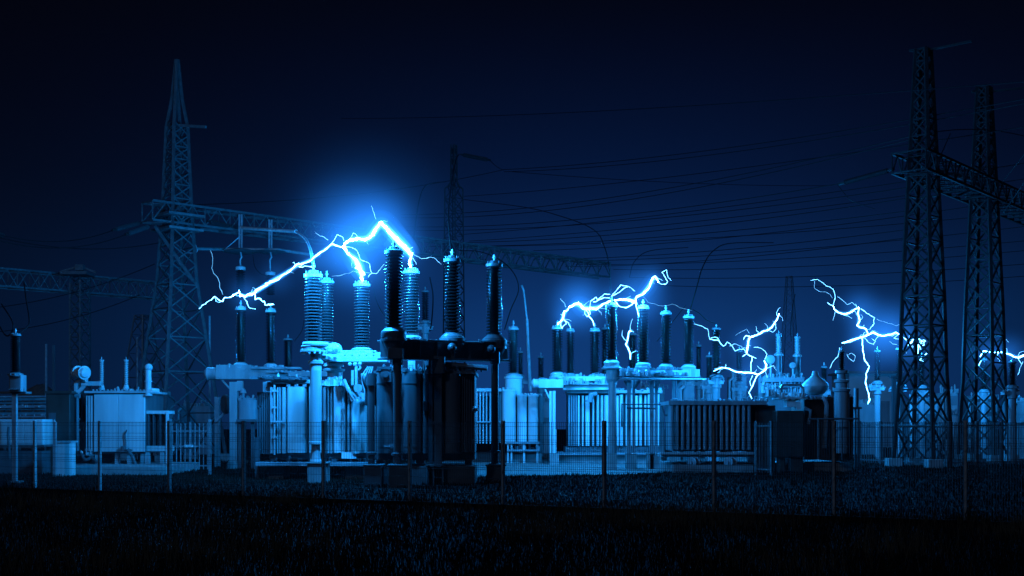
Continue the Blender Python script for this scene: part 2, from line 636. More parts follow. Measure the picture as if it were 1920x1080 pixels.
# left transformer
Y = 46.5
TL = thing('power_transformer', 'boxy transformer with flat bright side panel and two pale bushings near the left tower', 'transformer', G(210, Y), 'power transformers')
rz = R(0)
part('tank', MB().pb(160, 273, 735, 850, Y + .15, 2.4), 'dark_paint', TL, bevel=.02)
sp = MB().pb(176, 221.5, 739, 847, Y, .12).pb(222, 271, 739, 847, Y, .12)
part('side_panel', sp, 'pale_paint', TL, bevel=.012)
lid = MB().pb(158, 276, 733, 737, Y - .1, 2.7)
part('lid', bolts(lid, 172, 274, 731.5, Y - .05, 15, .025, .06), 'grey_paint', TL)
for x0, x1 in ((161.5, 163), (165.5, 168), (170, 173.5)):
    part('radiator_fin', MB().pb(x0, x1, 742, 846, Y + .05, .5), 'pale_paint', TL)
dk = MB()
for k in range(5):
    dk.pb(131 + 5.2 * k, 133.6 + 5.2 * k, 740, 862, Y + .6, 1.4)
part('radiator_bank', dk, 'dark_paint', TL)
part('radiator_pipe', MB().pb(131.5, 135.5, 744, 832, Y + .1, .15), 'grey_paint', TL)
part('conduit', tube_px([(145, 740, Y), (145.5, 845, Y)], .06).tube([P(141, 742, Y), P(150, 742, Y)], .1).tube([P(146, 786, Y), P(150, 786, Y)], .04).tube([P(146, 806, Y), P(150, 806, Y)], .04), 'mid_paint', TL)
cn = MB().lathe([(0, 0), (.17, .01), (.21, .07), (.21, .55), (.26, .56), (.26, .62), (.2, .63), (.2, .8), (.12, .9), (0, .92)], P(161, 699, Y - .45), 20, (-.75, .65, .05))
cn.lathe([(.27, .1), (.27, .14), (0, .14)], P(161, 699, Y - .45), 20, (-.75, .65, .05))
part('conservator', cn, 'pale_paint', TL)
part('conservator_bracket', MB().pb(139, 144, 717, 736, Y - .1, .3).pb(152, 160, 708, 718, Y - .1, .3).pb(152, 187, 715, 723, Y - .1, .4).bar(P(140, 722, Y), P(153, 708, Y), .1).bar(P(146, 736, Y), P(160, 722, Y), .12), 'grey_paint', TL)
for x in (190.5, 236.5):
    bushing(TL, x, 677, 722, Y + .5, 4.2, 13, 'pale_porcelain', 'pale_paint', 3, 9, 1.1, 5, 14)
part('fittings', fittings(MB(), 200, 270, 733, Y, 1.4, 16, 9, 11), 'galvanised', TL)
vp = MB().tube([P(278, 740, Y), P(278, 692, Y)], .115, 14).lathe([(0, -.16), (.1, -.12), (.155, -.04), (.155, .04), (.1, .12), (0, .16)], P(278.5, 689, Y), 16)
vp.tube([P(278, 735, Y), P(285, 733, Y), P(296, 734, Y + .2)], .12, 12).lathe([(.16, 0), (.16, .05), (0, .05)], P(278, 742, Y), 14).lathe([(.15, 0), (.15, .04), (0, .04)], P(278, 716, Y), 14)
part('breather_pipe', vp, 'pale_paint', TL)
fn_ = MB()
for x in (277, 286.5, 299, 309.5):
    fn_.pb(x, x + 2.2, 772, 836, Y + .3, .8)
part('cooling_fin', fn_, 'dark_paint', TL)
part('cooler_body', MB().pb(276, 313, 775, 846, Y + .7, .7).pb(275, 314, 836, 846, Y + .25, 1.0).pb(274, 314, 770, 776, Y + .25, 1.0).gb(311, 315, 772, Y + .2, .15), 'pale_paint', TL)
for x in (178, 215, 238, 263, 272, 300):
    part('support_leg', MB().gb(x, x + 5 + (x % 3), 848, Y + .2, .25), 'grey_paint', TL)
part('drain_valve', MB().tube([P(236, 846, Y - .1), P(236, 828, Y - .1), P(234, 815, Y - .1), P(238, 806, Y - .1)], .025).lathe([(.09, 0), (.09, .1), (0, .1)], P(231, 841, Y - .2), 10).lathe([(.12, 0), (.12, .08), (0, .08)], P(240, 846, Y - .2), 10).box(P(236, 844, Y - .15), (.5, .1, .05)), 'dark_paint', TL)
vv = fittings(MB(), 146, 172, 853, Y - .2, .5, 12, 14, 19)
part('valve_group', vv, 'grey_paint', TL)
part('plinth', MB().gb(97, 312, 874, Y - 2.2, 4.6), 'concrete', TL, bevel=.03)
part('cable_loop', MB().tube(smooth_path([P(152, 850, Y - .3), P(160, 862, Y - .4), P(172, 858, Y - .3), P(182, 868, Y - .3)], 5), .06, 8), 'dark_paint', TL)
part('cable_loop', MB().tube([P(239, 842, Y - .3), P(248, 856, Y - .3), P(254, 872, Y - .3)], .07, 8), 'dark_paint', TL)

# palisade gate
Y = 44.5
gt = thing('steel_gate', 'double leaf steel bar gate at the foot of the left lattice tower', 'gate', G(356, Y))
for x in (316, 390.5):
    part('gate_post', MB().gb(x, x + 4.4, 786, Y, .11), 'galvanised', gt)
for xa, xb in ((322, 355.5), (357.5, 389)):
    lf = MB().pb(xa, xb, 807, 809.5, Y, .05).pb(xa, xb, 835.5, 838, Y, .05).pb(xa, xb, 872, 874.5, Y, .05)
    nb = 4
    for i in range(nb + 1):
        x = xa + (xb - xa) * i / nb
        lf.pb(x - .9, x + .9, 794 if i % nb else 791, 880, Y - .02, .04)
    part('gate_leaf', lf, 'galvanised', gt)
part('latch', MB().pb(346, 362, 834, 838.5, Y - .08, .05), 'pale_paint', gt)

# lattice tower on the left
LT, LC, _ = lattice_tower('lattice_tower', 'tall tapering lattice tower on the left with a thin spire', P(332, 790, 60).x, 60,
                          [(0, 2.5), (9.1, 1.0), (12.6, .74), (16.8, .54), (18.2, .26), (20.2, .05)], R(0), .14, .062, 'weathered_steel', 'lattice towers', brace_top=16.6, step=.72)
part('spire_arm', MB().bar(P(318, 234, 60), P(386, 238, 59), .12), 'tower_steel', LT)
part('brace', MB().bar(P(291, 424, 59.2), P(363, 527, 59.2), .16), 'weathered_steel', LT)
part('collar', MB().box((P(332, 405, 60).x, 60, 12.3), (2.0, 2.0, .12), R(45)).box((P(332, 420, 60).x, 60, 11.6), (1.9, 1.9, .12), R(45)), 'tower_steel', LT)
U = Vector((13.2, 12.6, 0)).normalized()
A = Vector((P(332, 790, 60).x, 60, 12.85))
truss('gantry_beam', 'long lattice gantry beam from the left tower to the slender middle tower', A - U * 1.6, A + U * 18.4, 1.1, .95, 'gantry_steel', 'gantry beams', 1.35)
B = A + U * 18.6
truss('gantry_beam', 'far part of the lattice gantry beam right of the slender middle tower', B, B + U * 13.5, 1.1, .95, 'gantry_steel', 'gantry beams', 1.35)
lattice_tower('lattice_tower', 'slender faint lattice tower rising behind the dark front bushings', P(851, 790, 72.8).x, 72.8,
              [(0, .95), (6, .66), (16.2, .55), (16.5, .2), (18.9, .18)], R(10), .08, .035, 'silhouette_steel', 'lattice towers')
string_insulator('dark insulator string pulled right from the top of the slender middle tower', P(866, 290, 72.5), P(917, 300, 75), .13, 14, m='silhouette_steel')
# hanging bus under the gantry
hb = thing('hanging_busbar', 'horizontal busbar hung on two rods under the left gantry beam', 'busbar', P(451, 468, 61.5))
for x, y in ((451, 402), (507, 412)):
    part('hanger', MB().bar(P(x - 2, y, 61.5), P(x - 2, 466, 61.5), .08).bar(P(x + 2.4, y, 61.5), P(x + 2.4, 466, 61.5), .08).bar(P(x - 3, 440, 61.5), P(x + 3, 440, 61.5), .05), 'galvanised', hb)
part('bar', MB().tube([P(352, 466, 61.5), P(420, 467.5, 61.5), P(520, 468, 61.5), P(600, 480, 63)], .085, 10), 'galvanised', hb)
part('disc', MB().lathe([(0, -.12), (.6, -.1), (.95, -.02), (.5, .08), (0, .1)], P(451, 471, 61.5), 22).lathe([(0, -.1), (.5, -.08), (.8, 0), (0, .08)], P(507, 472, 61.5), 22), 'tower_steel', hb)
for lab, x, y0, y1 in (('dark insulator hanging under the left gantry above the first left bushing', 451, 503, 549), ('dark insulator hanging under the left gantry above the second left bushing', 507, 513, 553)):
    YY = 60.8
    h = thing('suspension_insulator', lab, 'insulator', P(x, y0, YY), 'hanging insulators')
    part('sheds', MB().lathe(shed_profile(S(y1 - y0, YY), S(8.5, YY), 10), P(x, y1, YY), 16), 'porcelain', h)
    part('cap', MB().lathe([(S(9.5, YY), -.1), (S(9.5, YY), .06), (S(5, YY), .12), (0, .12)], P(x, y0, YY), 16), 'grey_paint', h)
    part('hanger_rod', MB().tube([P(x, y0, YY), P(x - 1, 488, YY), P(x + 2, 482, YY), P(x, 473, YY)], .045), 'galvanised', h)
wire('thin drooping lead under the left gantry beside the tower', [(357, 440, 60), (370, 470, 60), (352, 474, 60), (338, 467, 60)], .03, group='drooping leads', name='jumper_lead', cat='cable', m='galvanised')
wire('thin lead running from the hanging busbar up to the gantry', [(418, 470, 61), (433, 458, 61), (449, 444, 61)], .025, group='drooping leads', name='jumper_lead', cat='cable', m='galvanised')
wire('thin loop lead left of the two tall front bushings', [(474, 478, 60), (478, 500, 60), (490, 514, 60), (505, 516, 60)], .022, group='drooping leads', name='jumper_lead', cat='cable')
string_insulator('long dark insulator string slung beneath the near end of the left gantry beam', P(392, 415, 60.5), P(448, 430, 62), .15, 20)
string_insulator('second insulator string hanging just below the first under the left gantry', P(318, 450, 59.5), P(378, 424, 60.5), .15, 20)
string_insulator('glinting insulator string pulling left from the end of the left gantry', P(262, 418, 58.5), P(214, 431, 56.5), .12, 16)
string_insulator('glinting insulator string below its twin at the end of the left gantry', P(280, 424, 58.5), P(238, 439, 56.5), .12, 16)
string_insulator('short insulator string at the far left edge high above the pole', P(8, 442, 62), P(-30, 432, 60), .14, 10)

# background gantry left
Y0 = 74
bc, _, _ = lattice_tower('gantry_column', 'thin lattice column carrying the dark gantry beam behind the left transformer', P(150, 790, Y0).x, Y0,
                         [(0, .6), (10.6, .58), (10.9, .5)], R(20), .1, .05, 'tower_steel', 'gantry columns', cat='gantry column')
truss('gantry_beam', 'dark low gantry beam crossing behind the left lattice tower', P(-60, 500, 70), P(318, 533, 80), 1.2, 1.05, 'tower_steel', 'gantry beams', 1.3)
pl = MB().pb(112, 162, 508, 514, Y0 - 1, 1.5).bar(P(112, 510, Y0 - .8), P(150, 499, Y0 - .8), .12).bar(P(150, 499, Y0 - .8), P(180, 511, Y0 - .8), .12).box(P(150, 502, Y0 - .8), (.5, .4, .35))
part('head_plate', pl, 'tower_steel', bc)
for i, (x, yt, yb, w, lab) in enumerate(((86, 645, 740, 3, 'thin serrated rod standing behind the dark brown cabinet'), (100, 647, 740, 4, 'dark thin post just right of the serrated rod'), (257, 632, 760, 2.4, 'pale thin rod left of the tall left tower'), (393, 592, 800, 3, 'pale thin rod just right of the tall left tower'))):
    tag(part('lightning_rod', MB().gb(x - w / 2, x + w / 2, yt, 62, S(w, 62)), 'galvanised' if i != 1 else 'dark_paint', None, loc=G(x, 62)), lab, 'rod', 'thin standing rods')
hp = MB()
hp.lathe([(7, 0), (5.2, 1.6), (2.6, 3.6), (0.2, 4.9)], Vector((P(75, 790, 95).x, 95, 0)), 18)
hp.v = [v + Vector((random.uniform(-.25, .25), random.uniform(-.25, .25), random.uniform(-.1, .1))) for v in hp.v]
tag(part('gravel_heap', hp, 'gravel', None, loc=G(75, 95)), 'dim cone shaped heap of gravel behind the pipe rack', 'heap')

# ================================================================== LEFT BUSHING STAND (behind the bright transformer)
Y = 50
t = thing('bushing_stand', 'stand with round beam end and two black bushings left of the bright transformer', 'insulator stand', G(437, Y), 'bushing stands')
part('column', MB().gb(430, 444.5, 716, Y, .32).pb(444, 455, 714, 733, Y, .2).bar(P(416, 712, Y + .1), P(432, 730, Y + .1), .07), 'stand_paint', t, bevel=.01)
part('pedestal', MB().lathe([(.27, 0), (.25, .25), (.19, .32), (0, .32)], G(437, Y + .15), 16), 'concrete', t)
bm = MB().tube([P(389, 701, Y + .3), P(414, 701, Y + .3)], .27, 18).pb(404, 540, 690, 711, Y, .6).pb(540, 640, 697, 705.5, Y - .4, .5).pb(405, 470, 684, 690, Y, .62).pb(470, 562, 688, 692, Y - .1, .6)
bm.lathe([(0, -.16), (.14, -.13), (.24, -.05), (.27, 0), (.29, 0), (.29, .05), (.27, .05)], P(389, 701, Y + .3), 18, (1, 0, 0))
bolts(bm, 406, 538, 694, Y, 14)
bolts(bm, 406, 538, 707, Y, 12)
part('beam', bm, 'stand_paint', t, bevel=.008)
part('fittings', fittings(fittings(MB(), 408, 535, 688, Y, .5, 26, 7, 21), 500, 630, 697, Y - .4, .4, 14, 5, 22), 'galvanised', t)
bushing(t, 451.5, 582, 680, Y + .3, 9.6, 18, cap_h=9, fl_h=10, term=9)
bushing(t, 507.5, 586, 682, Y + .3, 9.4, 18, cap_h=9, fl_h=10, term=9)
dr = MB().rb(444, 478, 750, 787, Y - .2, .8, .3).pb(447, 475, 746, 751, Y - .1, .6).tube([P(456, 746, Y), P(456, 728, Y)], .06).lathe([(.14, 0), (.1, .15), (0, .15)], P(456, 737, Y), 12)
fittings(dr, 448, 474, 747, Y - .1, .4, 10, 10, 33)
part('drive_drum', dr, 'mid_paint', t)
part('drum_base', MB().pb(443, 479, 786, 791, Y - .25, .9).gb(446, 452, 790, Y, .2).gb(470, 476, 790, Y, .2), 'dark_paint', t)
t2 = thing('cable_winch', 'small dark wheel on a pale bracket between the left tower and the left stand', 'winch', G(412, 52))
part('wheel', MB().lathe([(0, 0), (.36, 0), (.42, .06), (.42, .18), (.36, .24), (0, .24)], P(418, 758, 51.6), 20, (.8, .5, 0)), 'dark_paint', t2)
part('bracket', MB().gb(402, 410, 744, 52, .3).bar(P(405, 790, 51.7), P(425, 770, 51.7), .08).bar(P(425, 770, 51.7), P(428, 752, 51.7), .06), 'galvanised', t2)

# ================================================================== BRIGHT TRANSFORMER
Y = 41.2
T1 = thing('power_transformer', 'large brightly lit transformer with ribbed radiator banks under the main arc', 'transformer', G(588, Y), 'power transformers')
part('tank', MB().pb(492, 700, 716, 852, Y + .9, 2.6), 'mid_paint', T1, bevel=.03)
part('cable_tray', fittings(MB().pb(470, 575, 706.5, 711, Y - .1, .4), 480, 575, 708, Y - .15, .2, 22, 4, 46), 'dark_paint', T1)
lid = MB().pb(508, 692, 712.5, 719, Y + .1, 3.2)
for k in range(10):
    lid.pb(537 + 15 * k, 544 + 15 * k, 720, 725, Y + .05, .1)
part('lid', lid, 'grey_paint', T1, bevel=.01)
db = MB()
for k in range(6):
    db.pb(482 + 4.2 * k, 484.8 + 4.2 * k, 735, 851, Y + .55 - .05 * k, 1.9)
db.pb(483, 506, 760, 764, Y + .5, 1.9)
part('radiator_bank', db, 'shaded_paint', T1)
for x0, x1, d, dy in ((506, 511.5, .5, 0), (519, 521.5, .9, .1), (523.5, 526, .9, .1), (529, 535, .7, 0), (606, 611, .8, .1), (614, 617, .8, .2), (619.5, 622.5, .8, .2), (643.5, 646.5, .9, .1), (651, 655, .9, .15), (658, 661.5, .9, .15)):
    part('radiator_fin', MB().rb(x0, x1, 726, 850, Y + dy, d, .02, 2), 'grey_paint', T1)
for x0, x1, r in ((537.5, 571.5, .12), (579, 588, .06), (590, 604, .1), (624.5, 641, .15), (663, 684, .12)):
    part('radiator_panel', MB().rb(x0, x1, 725, 849, Y + .02, .75, r, 5), 'pale_paint', T1)
pp = MB().tube([P(643, 724, Y - .05), P(643, 850, Y - .05)], .03, 8)
for y in (733, 764, 791, 820):
    pp.box(P(643, y, Y - .05), (.12, .1, .06))
part('conduit', pp, 'grey_paint', T1)
pp = MB().tube([P(514.5, 722, Y - .05), P(514.5, 853, Y - .05)], .035, 8)
for y in (733, 764, 791, 820):
    pp.box(P(514.5, y, Y - .05), (.16, .1, .06))
pp.bar(P(508, 791, Y - .08), P(534, 790, Y - .08), .05)
part('conduit', pp, 'grey_paint', T1)
part('elbow_pipe', MB().tube(smooth_path([P(667, 850, Y - .3), P(667, 800, Y - .3), P(667, 765, Y - .3), P(671, 752, Y - .3), P(682, 750, Y - .1), P(695, 752, Y + .2)], 5), .13, 14), 'pale_paint', T1)
for x, y in ((521.5, 705), (556, 708), (660, 712)):
    vt = MB().pl([(6, y + 12), (6, y + 6), (4, y + 4), (3, y - 1), (1.5, y - 3), (1.5, y - 6), (0, y - 6)], x, y + 12, Y + .3, 14)
    part('vent', vt, 'grey_paint', T1)
part('fittings', fittings(fittings(MB(), 500, 600, 715, Y + .2, 1.4, 26, 8, 41), 604, 690, 717, Y + .2, 1.2, 18, 8, 42), 'galvanised', T1)
sk = MB().pb(505, 690, 850, 862, Y + .5, 2.2)
part('skid', fittings(sk, 506, 690, 868, Y - .1, .4, 22, 16, 44), 'dark_paint', T1)
part('deck', MB().pb(478, 693, 867, 874, Y - .4, 3.6), 'mid_paint', T1, bevel=.01)
part('name_board', MB().pb(640, 668, 848, 860, Y - .35, .08), 'white_sign', T1)
for x0, x1 in ((503, 532), (647, 686), (560, 585)):
    part('plinth', MB().gb(x0, x1, 874, Y + .1 + (2 if x0 == 560 else 0), 1.2), 'concrete', T1, bevel=.02)
part('post', MB().gb(478, 486, 820, Y + .2, .2), 'dark_paint', T1)

# ------------------------------------------------ bright front stand
Y = 38.9
t = thing('bushing_stand', 'brightly lit stand with round column, white dome and tall bushings over the bright transformer', 'insulator stand', G(592, Y), 'bushing stands')
part('column', MB().lathe([(S(9, Y), 0), (S(11, Y), .05), (S(9, Y), .2), (S(8.5, Y), .6), (S(14, Y), .62), (S(14, Y), .68), (S(11, Y), .7), (S(10.8, Y), 3.2), (S(14, Y), 3.24), (S(14, Y), 3.32), (S(11, Y), 3.36)], P(592, 868, Y), 24), 'grey_paint', t)
part('pedestal', MB().gb(576, 613, 868, Y - .32, .64).pb(574, 615, 867, 870, Y - .36, .72), 'concrete', t, bevel=.02)
hd = MB().lathe([(S(10.5, Y), 0), (S(11, Y), .06), (S(10.5, Y), .55), (S(13, Y), .66), (S(13, Y), .8), (S(24, Y), .84), (S(25, Y), .9), (S(24, Y), .96), (0, .98)], P(592, 697, Y), 28)
for k in range(14):
    a = k * math.pi / 7
    hd.box(P(589, 658, Y) + Vector((math.cos(a) * .38, math.sin(a) * .38, -.04)), (.06, .06, .12))
part('head', hd, 'pale_paint', t)
bushing(t, 587.5, 521, 644, Y, 16.5, 21, 'grey_porcelain', cap_h=15, fl_h=16, fl=1.32, term=14)
bushing(t, 612.5, 532, 644, Y + 3, 13.5, 21, 'grey_porcelain', cap_h=12, fl_h=14, term=12)
bm = MB().pb(604, 722, 661, 669, Y + 1.2, .8).pb(613, 726, 669, 678, Y + 1.0, 1.0).pb(600, 612, 666, 673, Y + .1, 1.3).pb(604, 705, 657, 661, Y + 1.3, .5)
bolts(bm, 640, 720, 664, Y + 1.2, 6, .03, .05)
part('beam', bm, 'pale_paint', t, bevel=.01)
part('dome', MB().lathe([(.27, -.06), (.27, 0), (.262, .08), (.225, .16), (.16, .22), (.08, .255), (0, .265)], P(627, 657, Y + 1.4), 24), 'pale_paint', t)
bushing(t, 678.5, 538, 652, Y + 1.8, 15, 21, 'grey_porcelain', cap_h=13, fl_h=9, fl=1.25, term=8)
bushing(t, 771.5, 514, 629, Y + 2.4, 15, 21, 'grey_porcelain', cap_h=13, fl_h=12, fl=1.2, term=10)
part('outer_column', MB().gb(765, 778, 641, Y + 2.3, .24).pb(722, 790, 641, 650, Y + 2, .6), 'grey_paint', t)
tr = MB().lathe([(S(13, Y), 0), (S(13, Y), .45), (S(21, Y), .48), (S(22, Y), .54), (S(15, Y), .57), (S(14, Y), .62), (S(20, Y), .64), (S(19, Y), .72), (S(11, Y), .8), (0, .8)], P(626, 722, Y + 1.7), 24)
part('turret', fittings(tr, 606, 645, 722, Y + .9, .4, 16, 18, 51), 'pale_paint', t)
lk = MB().tube([P(661, 694, Y + 1), P(661, 722, Y + 1)], .05, 8).tube([P(668, 686, Y + 1), P(668, 735, Y + 1)], .05, 8).tube([P(674, 684, Y + 1), P(676, 690, Y + 1), P(672, 694, Y + 1)], .04)
lk.tube([P(644, 712, Y + .8), P(655, 735, Y + .8), P(662, 752, Y + .8)], .07).tube([P(682, 700, Y + 1), P(684, 720, Y + 1), P(690, 740, Y + 1)], .1).lathe([(.14, 0), (.14, .12), (0, .12)], P(672, 728, Y + .8), 14, (0, -1, 0)).lathe([(.1, 0), (.1, .1), (0, .1)], P(680, 742, Y + .8), 14, (0, -1, 0))
for x, y, r in ((656, 683, .07), (666, 683, .08), (675, 682, .07)):
    lk.lathe([(0, -r), (r * .8, -r * .6), (r, 0), (r * .8, r * .6), (0, r)], P(x, y, Y + 1), 10)
for k in range(5):
    lk.bar(P(652 + 8 * k, 730 + 5 * (k % 2), Y + .7), P(666 + 5 * k, 752 - 4 * (k % 3), Y + .7), .05)
part('linkage', lk, 'grey_paint', t)
part('fittings', fittings(fittings(MB(), 596, 630, 661, Y + .3, .6, 20, 14, 52), 612, 720, 661, Y + 1.2, .5, 22, 5, 53), 'galvanised', t)

# ================================================================== DARK FRONT TRANSFORMER
Y = 37.6
T2 = thing('power_transformer', 'large dark unlit transformer with rounded panels standing in front of the others', 'transformer', G(797, Y), 'power transformers')
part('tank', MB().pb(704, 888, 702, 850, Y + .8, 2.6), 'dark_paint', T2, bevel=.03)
lid = MB().pb(700, 892, 695, 701, Y + .15, 3.2)
part('lid', bolts(lid, 704, 888, 693.5, Y + .2, 22, .03, .06), 'shaded_paint', T2)
for x0, x1, r in ((704.5, 741, .26), (752, 789, .26), (793, 803, .1), (831.5, 863, .24)):
    c = MB().rb(x0, x1, 700, 850, Y, .8, r, 6).rb(x0 - .6, x1 + .6, 717, 719, Y - .012, .83, r, 6).rb(x0 - .4, x1 + .4, 836, 838, Y - .01, .82, r, 6)
    part('radiator_panel', c, 'shaded_paint', T2)
db = MB()
for k in range(6):
    db.pb(865 + 4.4 * k, 867.8 + 4.4 * k, 704, 848, Y + .25 + .05 * k, 1.9)
part('radiator_bank', db, 'dark_paint', T2)
cb = MB().pb(684, 703, 706, 760, Y + .5, .9)
part('control_box', cb, 'dark_paint', T2, bevel=.02)
part('fittings', fittings(fittings(fittings(MB(), 706, 742, 697, Y, .5, 18, 16, 61), 750, 800, 697, Y, .7, 20, 20, 62), 828, 888, 697, Y + .2, .7, 22, 9, 63), 'shaded_paint', T2)
lv = MB().lathe([(.17, 0), (.17, .1), (.1, .11), (.1, .2), (0, .2)], P(724, 702, Y - .02), 14, (0, -1, 0)).box(P(728, 709, Y - .1), (.2, .16, .24)).box(P(720, 690, Y), (.4, .3, .08))
part('level_gauge', lv, 'shaded_paint', T2)
pp = MB().tube([P(800, 690, Y + .3), P(830, 683, Y + .3), P(870, 686, Y + .2), P(914, 690, Y + .1)], .09, 10).tube([P(836, 690, Y + .6), P(886, 692, Y + .6)], .12, 12)
for k in range(8):
    pp.lathe([(.12, 0), (.12, .05), (0, .05)], P(838 + 9 * k, 686 + .6 * k, Y + .25), 10, (1, 0, 0))
part('oil_pipe', pp, 'shaded_paint', T2)
sk = MB().pb(704, 890, 850, 862, Y + .6, 2.2)
part('skid', fittings(sk, 706, 886, 862, Y + .4, .4, 22, 10, 64), 'dark_paint', T2)
for x in (712, 788, 878):
    part('foot', MB().pb(x - 7, x + 7, 861, 875, Y + .7, .5), 'dark_paint', T2, bevel=.01)
part('plinth', MB().gb(718, 890, 874, Y + .1, 3.0), 'dark_concrete', T2, bevel=.03)
for x, y0, y1 in ((746, 702, 846), (807, 704, 846), (826, 704, 846)):
    c = MB().tube([P(x, y0, Y - .02), P(x, y1, Y - .02)], .035, 8)
    for y in range(y0 + 12, y1, 34):
        c.box(P(x, y, Y - .02), (.14, .1, .05))
    part('conduit', c, 'dark_paint', T2)
part('terminal_box', MB().pb(793, 802, 752, 770, Y - .12, .14).pb(794.5, 800.5, 770, 777, Y - .08, .1), 'dark_paint', T2, bevel=.01)
part('valve', MB().lathe([(.11, 0), (.11, .05), (.05, .06), (.05, .16), (0, .16)], P(735, 838, Y - .02), 12, (0, -1, 0)).tube([P(720, 838, Y - .1), P(752, 838, Y - .1)], .035), 'shaded_paint', T2)
part('valve', MB().lathe([(.11, 0), (.11, .05), (.05, .06), (.05, .16), (0, .16)], P(888, 768, Y + .3), 12, (.9, -.4, 0)), 'shaded_paint', T2)
hs = MB()
for k in range(4):
    hs.tube(smooth_path([P(690 + 3 * k, 688, Y + .5), P(680 + 4 * k, 706 + 4 * k, Y + .2), P(686 + 3 * k, 730 + 5 * k, Y + .3), P(694 + 2 * k, 748, Y + .5)], 5), .03, 6)
part('hose', hs, 'dark_paint', T2)
# ------------------------------------------------ dark front stand
Y = 36.2
t = thing('bushing_stand', 'dark portal stand in front with three tall black bushings on a heavy crossbeam', 'insulator stand', G(820, Y), 'bushing stands')
ub = Vector((2.95, 3.9, 0)).normalized()
for x, dy, w in ((745, 0, 15), (816, 1.3, 22), (928, 3.2, 14), (696, 1.0, 13)):
    YY = Y + dy
    c = MB()
    a = P(x, 660 if x != 696 else 700, YY)
    if x == 816:
        c.gb(803.5, 811, 670, YY, .2).gb(814, 828, 670, YY, .26).pb(803, 829, 700, 706, YY - .03, .3).pb(803, 829, 790, 795, YY - .03, .3)
    else:
        r = S(w / 2, YY)
        c.lathe([(r * 1.8, .55), (r * 1.8, .6), (r, .62), (r, .95), (r * 1.5, .97), (r * 1.5, 1.03), (r, 1.05), (r, a.z - .4), (r * 1.35, a.z - .38), (r * 1.35, a.z), (0, a.z)], G(x, YY), 18)
    part('column', c, 'shaded_paint', t)
for x0, x1, dy in ((682, 716, 1.0), (728, 765, 0), (800, 832, 1.6), (912, 947, 3.2)):
    part('pedestal', MB().gb(x0, x1, 873, Y + dy - .3, .62).pb(x0 - 2, x1 + 2, 871, 874, Y + dy - .33, .68), 'dark_concrete', t, bevel=.02)
p0, p1 = P(724, 655, Y), P(941, 660, Y + 3.9)
bm = MB().bar(p0 + Vector((0, 0, .0)), p1 + Vector((0, 0, 0)), .55, .5).bar(p0 + Vector((0, 0, .27)), p1 + Vector((0, 0, .3)), .8, .06).bar(p0 + Vector((0, 0, -.28)), p1 + Vector((0, 0, -.3)), .8, .06)
for k in range(7):
    q = p0.lerp(p1, (k + .5) / 7)
    bm.bar(q + Vector((.2, -.2, -.26)), q + Vector((.2, -.2, .26)), .1)
part('crossbeam', bm, 'shaded_paint', t, bevel=.01)
part('gearbox', MB().pb(727, 755, 652, 672, Y - .35, .5), 'shaded_paint', t, bevel=.01)
part('gearbox', MB().rb(808, 834, 668, 700, Y + 1.1, .5, .1), 'shaded_paint', t, bevel=.01)
for x, y, dy in ((848, 652, 1.5), (921, 655, 2.9)):
    part('end_cap', MB().lathe([(.14, 0), (.14, .2), (.1, .28), (.04, .32), (0, .32)], P(x, y, Y + dy), 14, (0, -1, 0)), 'dark_paint', t)
part('fittings', fittings(fittings(MB(), 762, 800, 637, Y + .3, .8, 18, 8, 71), 795, 900, 640, Y + 1.6, 1, 14, 8, 72), 'shaded_paint', t)
bushing(t, 738.5, 477, 614, Y, 16.8, 22, 'porcelain', 'shaded_paint', 15, 26, 1.35, 10, 22)
bushing(t, 848, 492, 624, Y + 2.1, 15.2, 22, 'porcelain', 'shaded_paint', 14, 24, 1.35, 10, 22)
bushing(t, 926.5, 501, 628, Y + 3.5, 15, 22, 'porcelain', 'shaded_paint', 13, 26, 1.4, 10, 22)
for x, y, dy in ((738, 630, 0), (848, 640, 2.1), (927, 644, 3.5)):
    part('turret', MB().lathe([(S(14, Y + dy), -.4), (S(22, Y + dy), -.12), (S(24, Y + dy), 0), (S(24, Y + dy), .1), (S(20, Y + dy), .14), (0, .14)], P(x, y, Y + dy), 24), 'shaded_paint', t)

# ================================================================== MIDDLE GROUP
Y = 57
T3 = thing('power_transformer', 'group of pale upright cylinders lit blue behind the right end of the dark stand', 'transformer', G(950, Y), 'power transformers')
for x0, x1, y0, r in ((941, 967, 734, .22), (969.5, 988, 744, .22), (990.5, 1009, 744, .22)):
    yb = 833 if x0 < 960 else 828
    c = MB().rb(x0, x1, y0, yb, Y, .7, r, 6).rb(x0 - 1, x1 + 1, y0 - 3, y0, Y - .03, .76, r, 6)
    fittings(c, x0, x1, y0 - 3, Y + .1, .4, 9, 5, int(x0))
    part('cylinder', c, 'pale_paint', T3)
fr_ = MB()
for x in (893, 899, 905, 911, 918, 931):
    fr_.pb(x, x + 2.4, 733, 832, Y + .1, .4)
fr_.pb(890, 940, 728, 734, Y, 1.2).pb(890, 940, 790, 792, Y - .05, .1).pb(920, 940, 735, 830, Y + .5, 1)
part('radiator_bank', fr_, 'grey_paint', T3)
part('tank', MB().pb(892, 1006, 742, 828, Y + .75, 1.6), 'mid_paint', T3)
part('frame', fittings(MB().pb(950, 1012, 828, 832, Y - .1, .9).pb(950, 1012, 843, 846, Y - .1, .9), 952, 1010, 846, Y, .5, 24, 16, 80), 'mid_paint', T3)
for x in (943, 951, 957, 981, 1006):
    part('leg', MB().gb(x, x + 3.4, 830, Y, .15), 'pale_paint', T3)
part('plinth', MB().gb(940, 1016, 851, Y + .4, 1.5), 'concrete', T3)
tr = MB().lathe([(S(16, Y), 0), (S(16, Y), .9), (S(18, Y), .92), (S(18, Y), 1.0), (0, 1.0)], P(962.5, 745, Y + 1), 22)
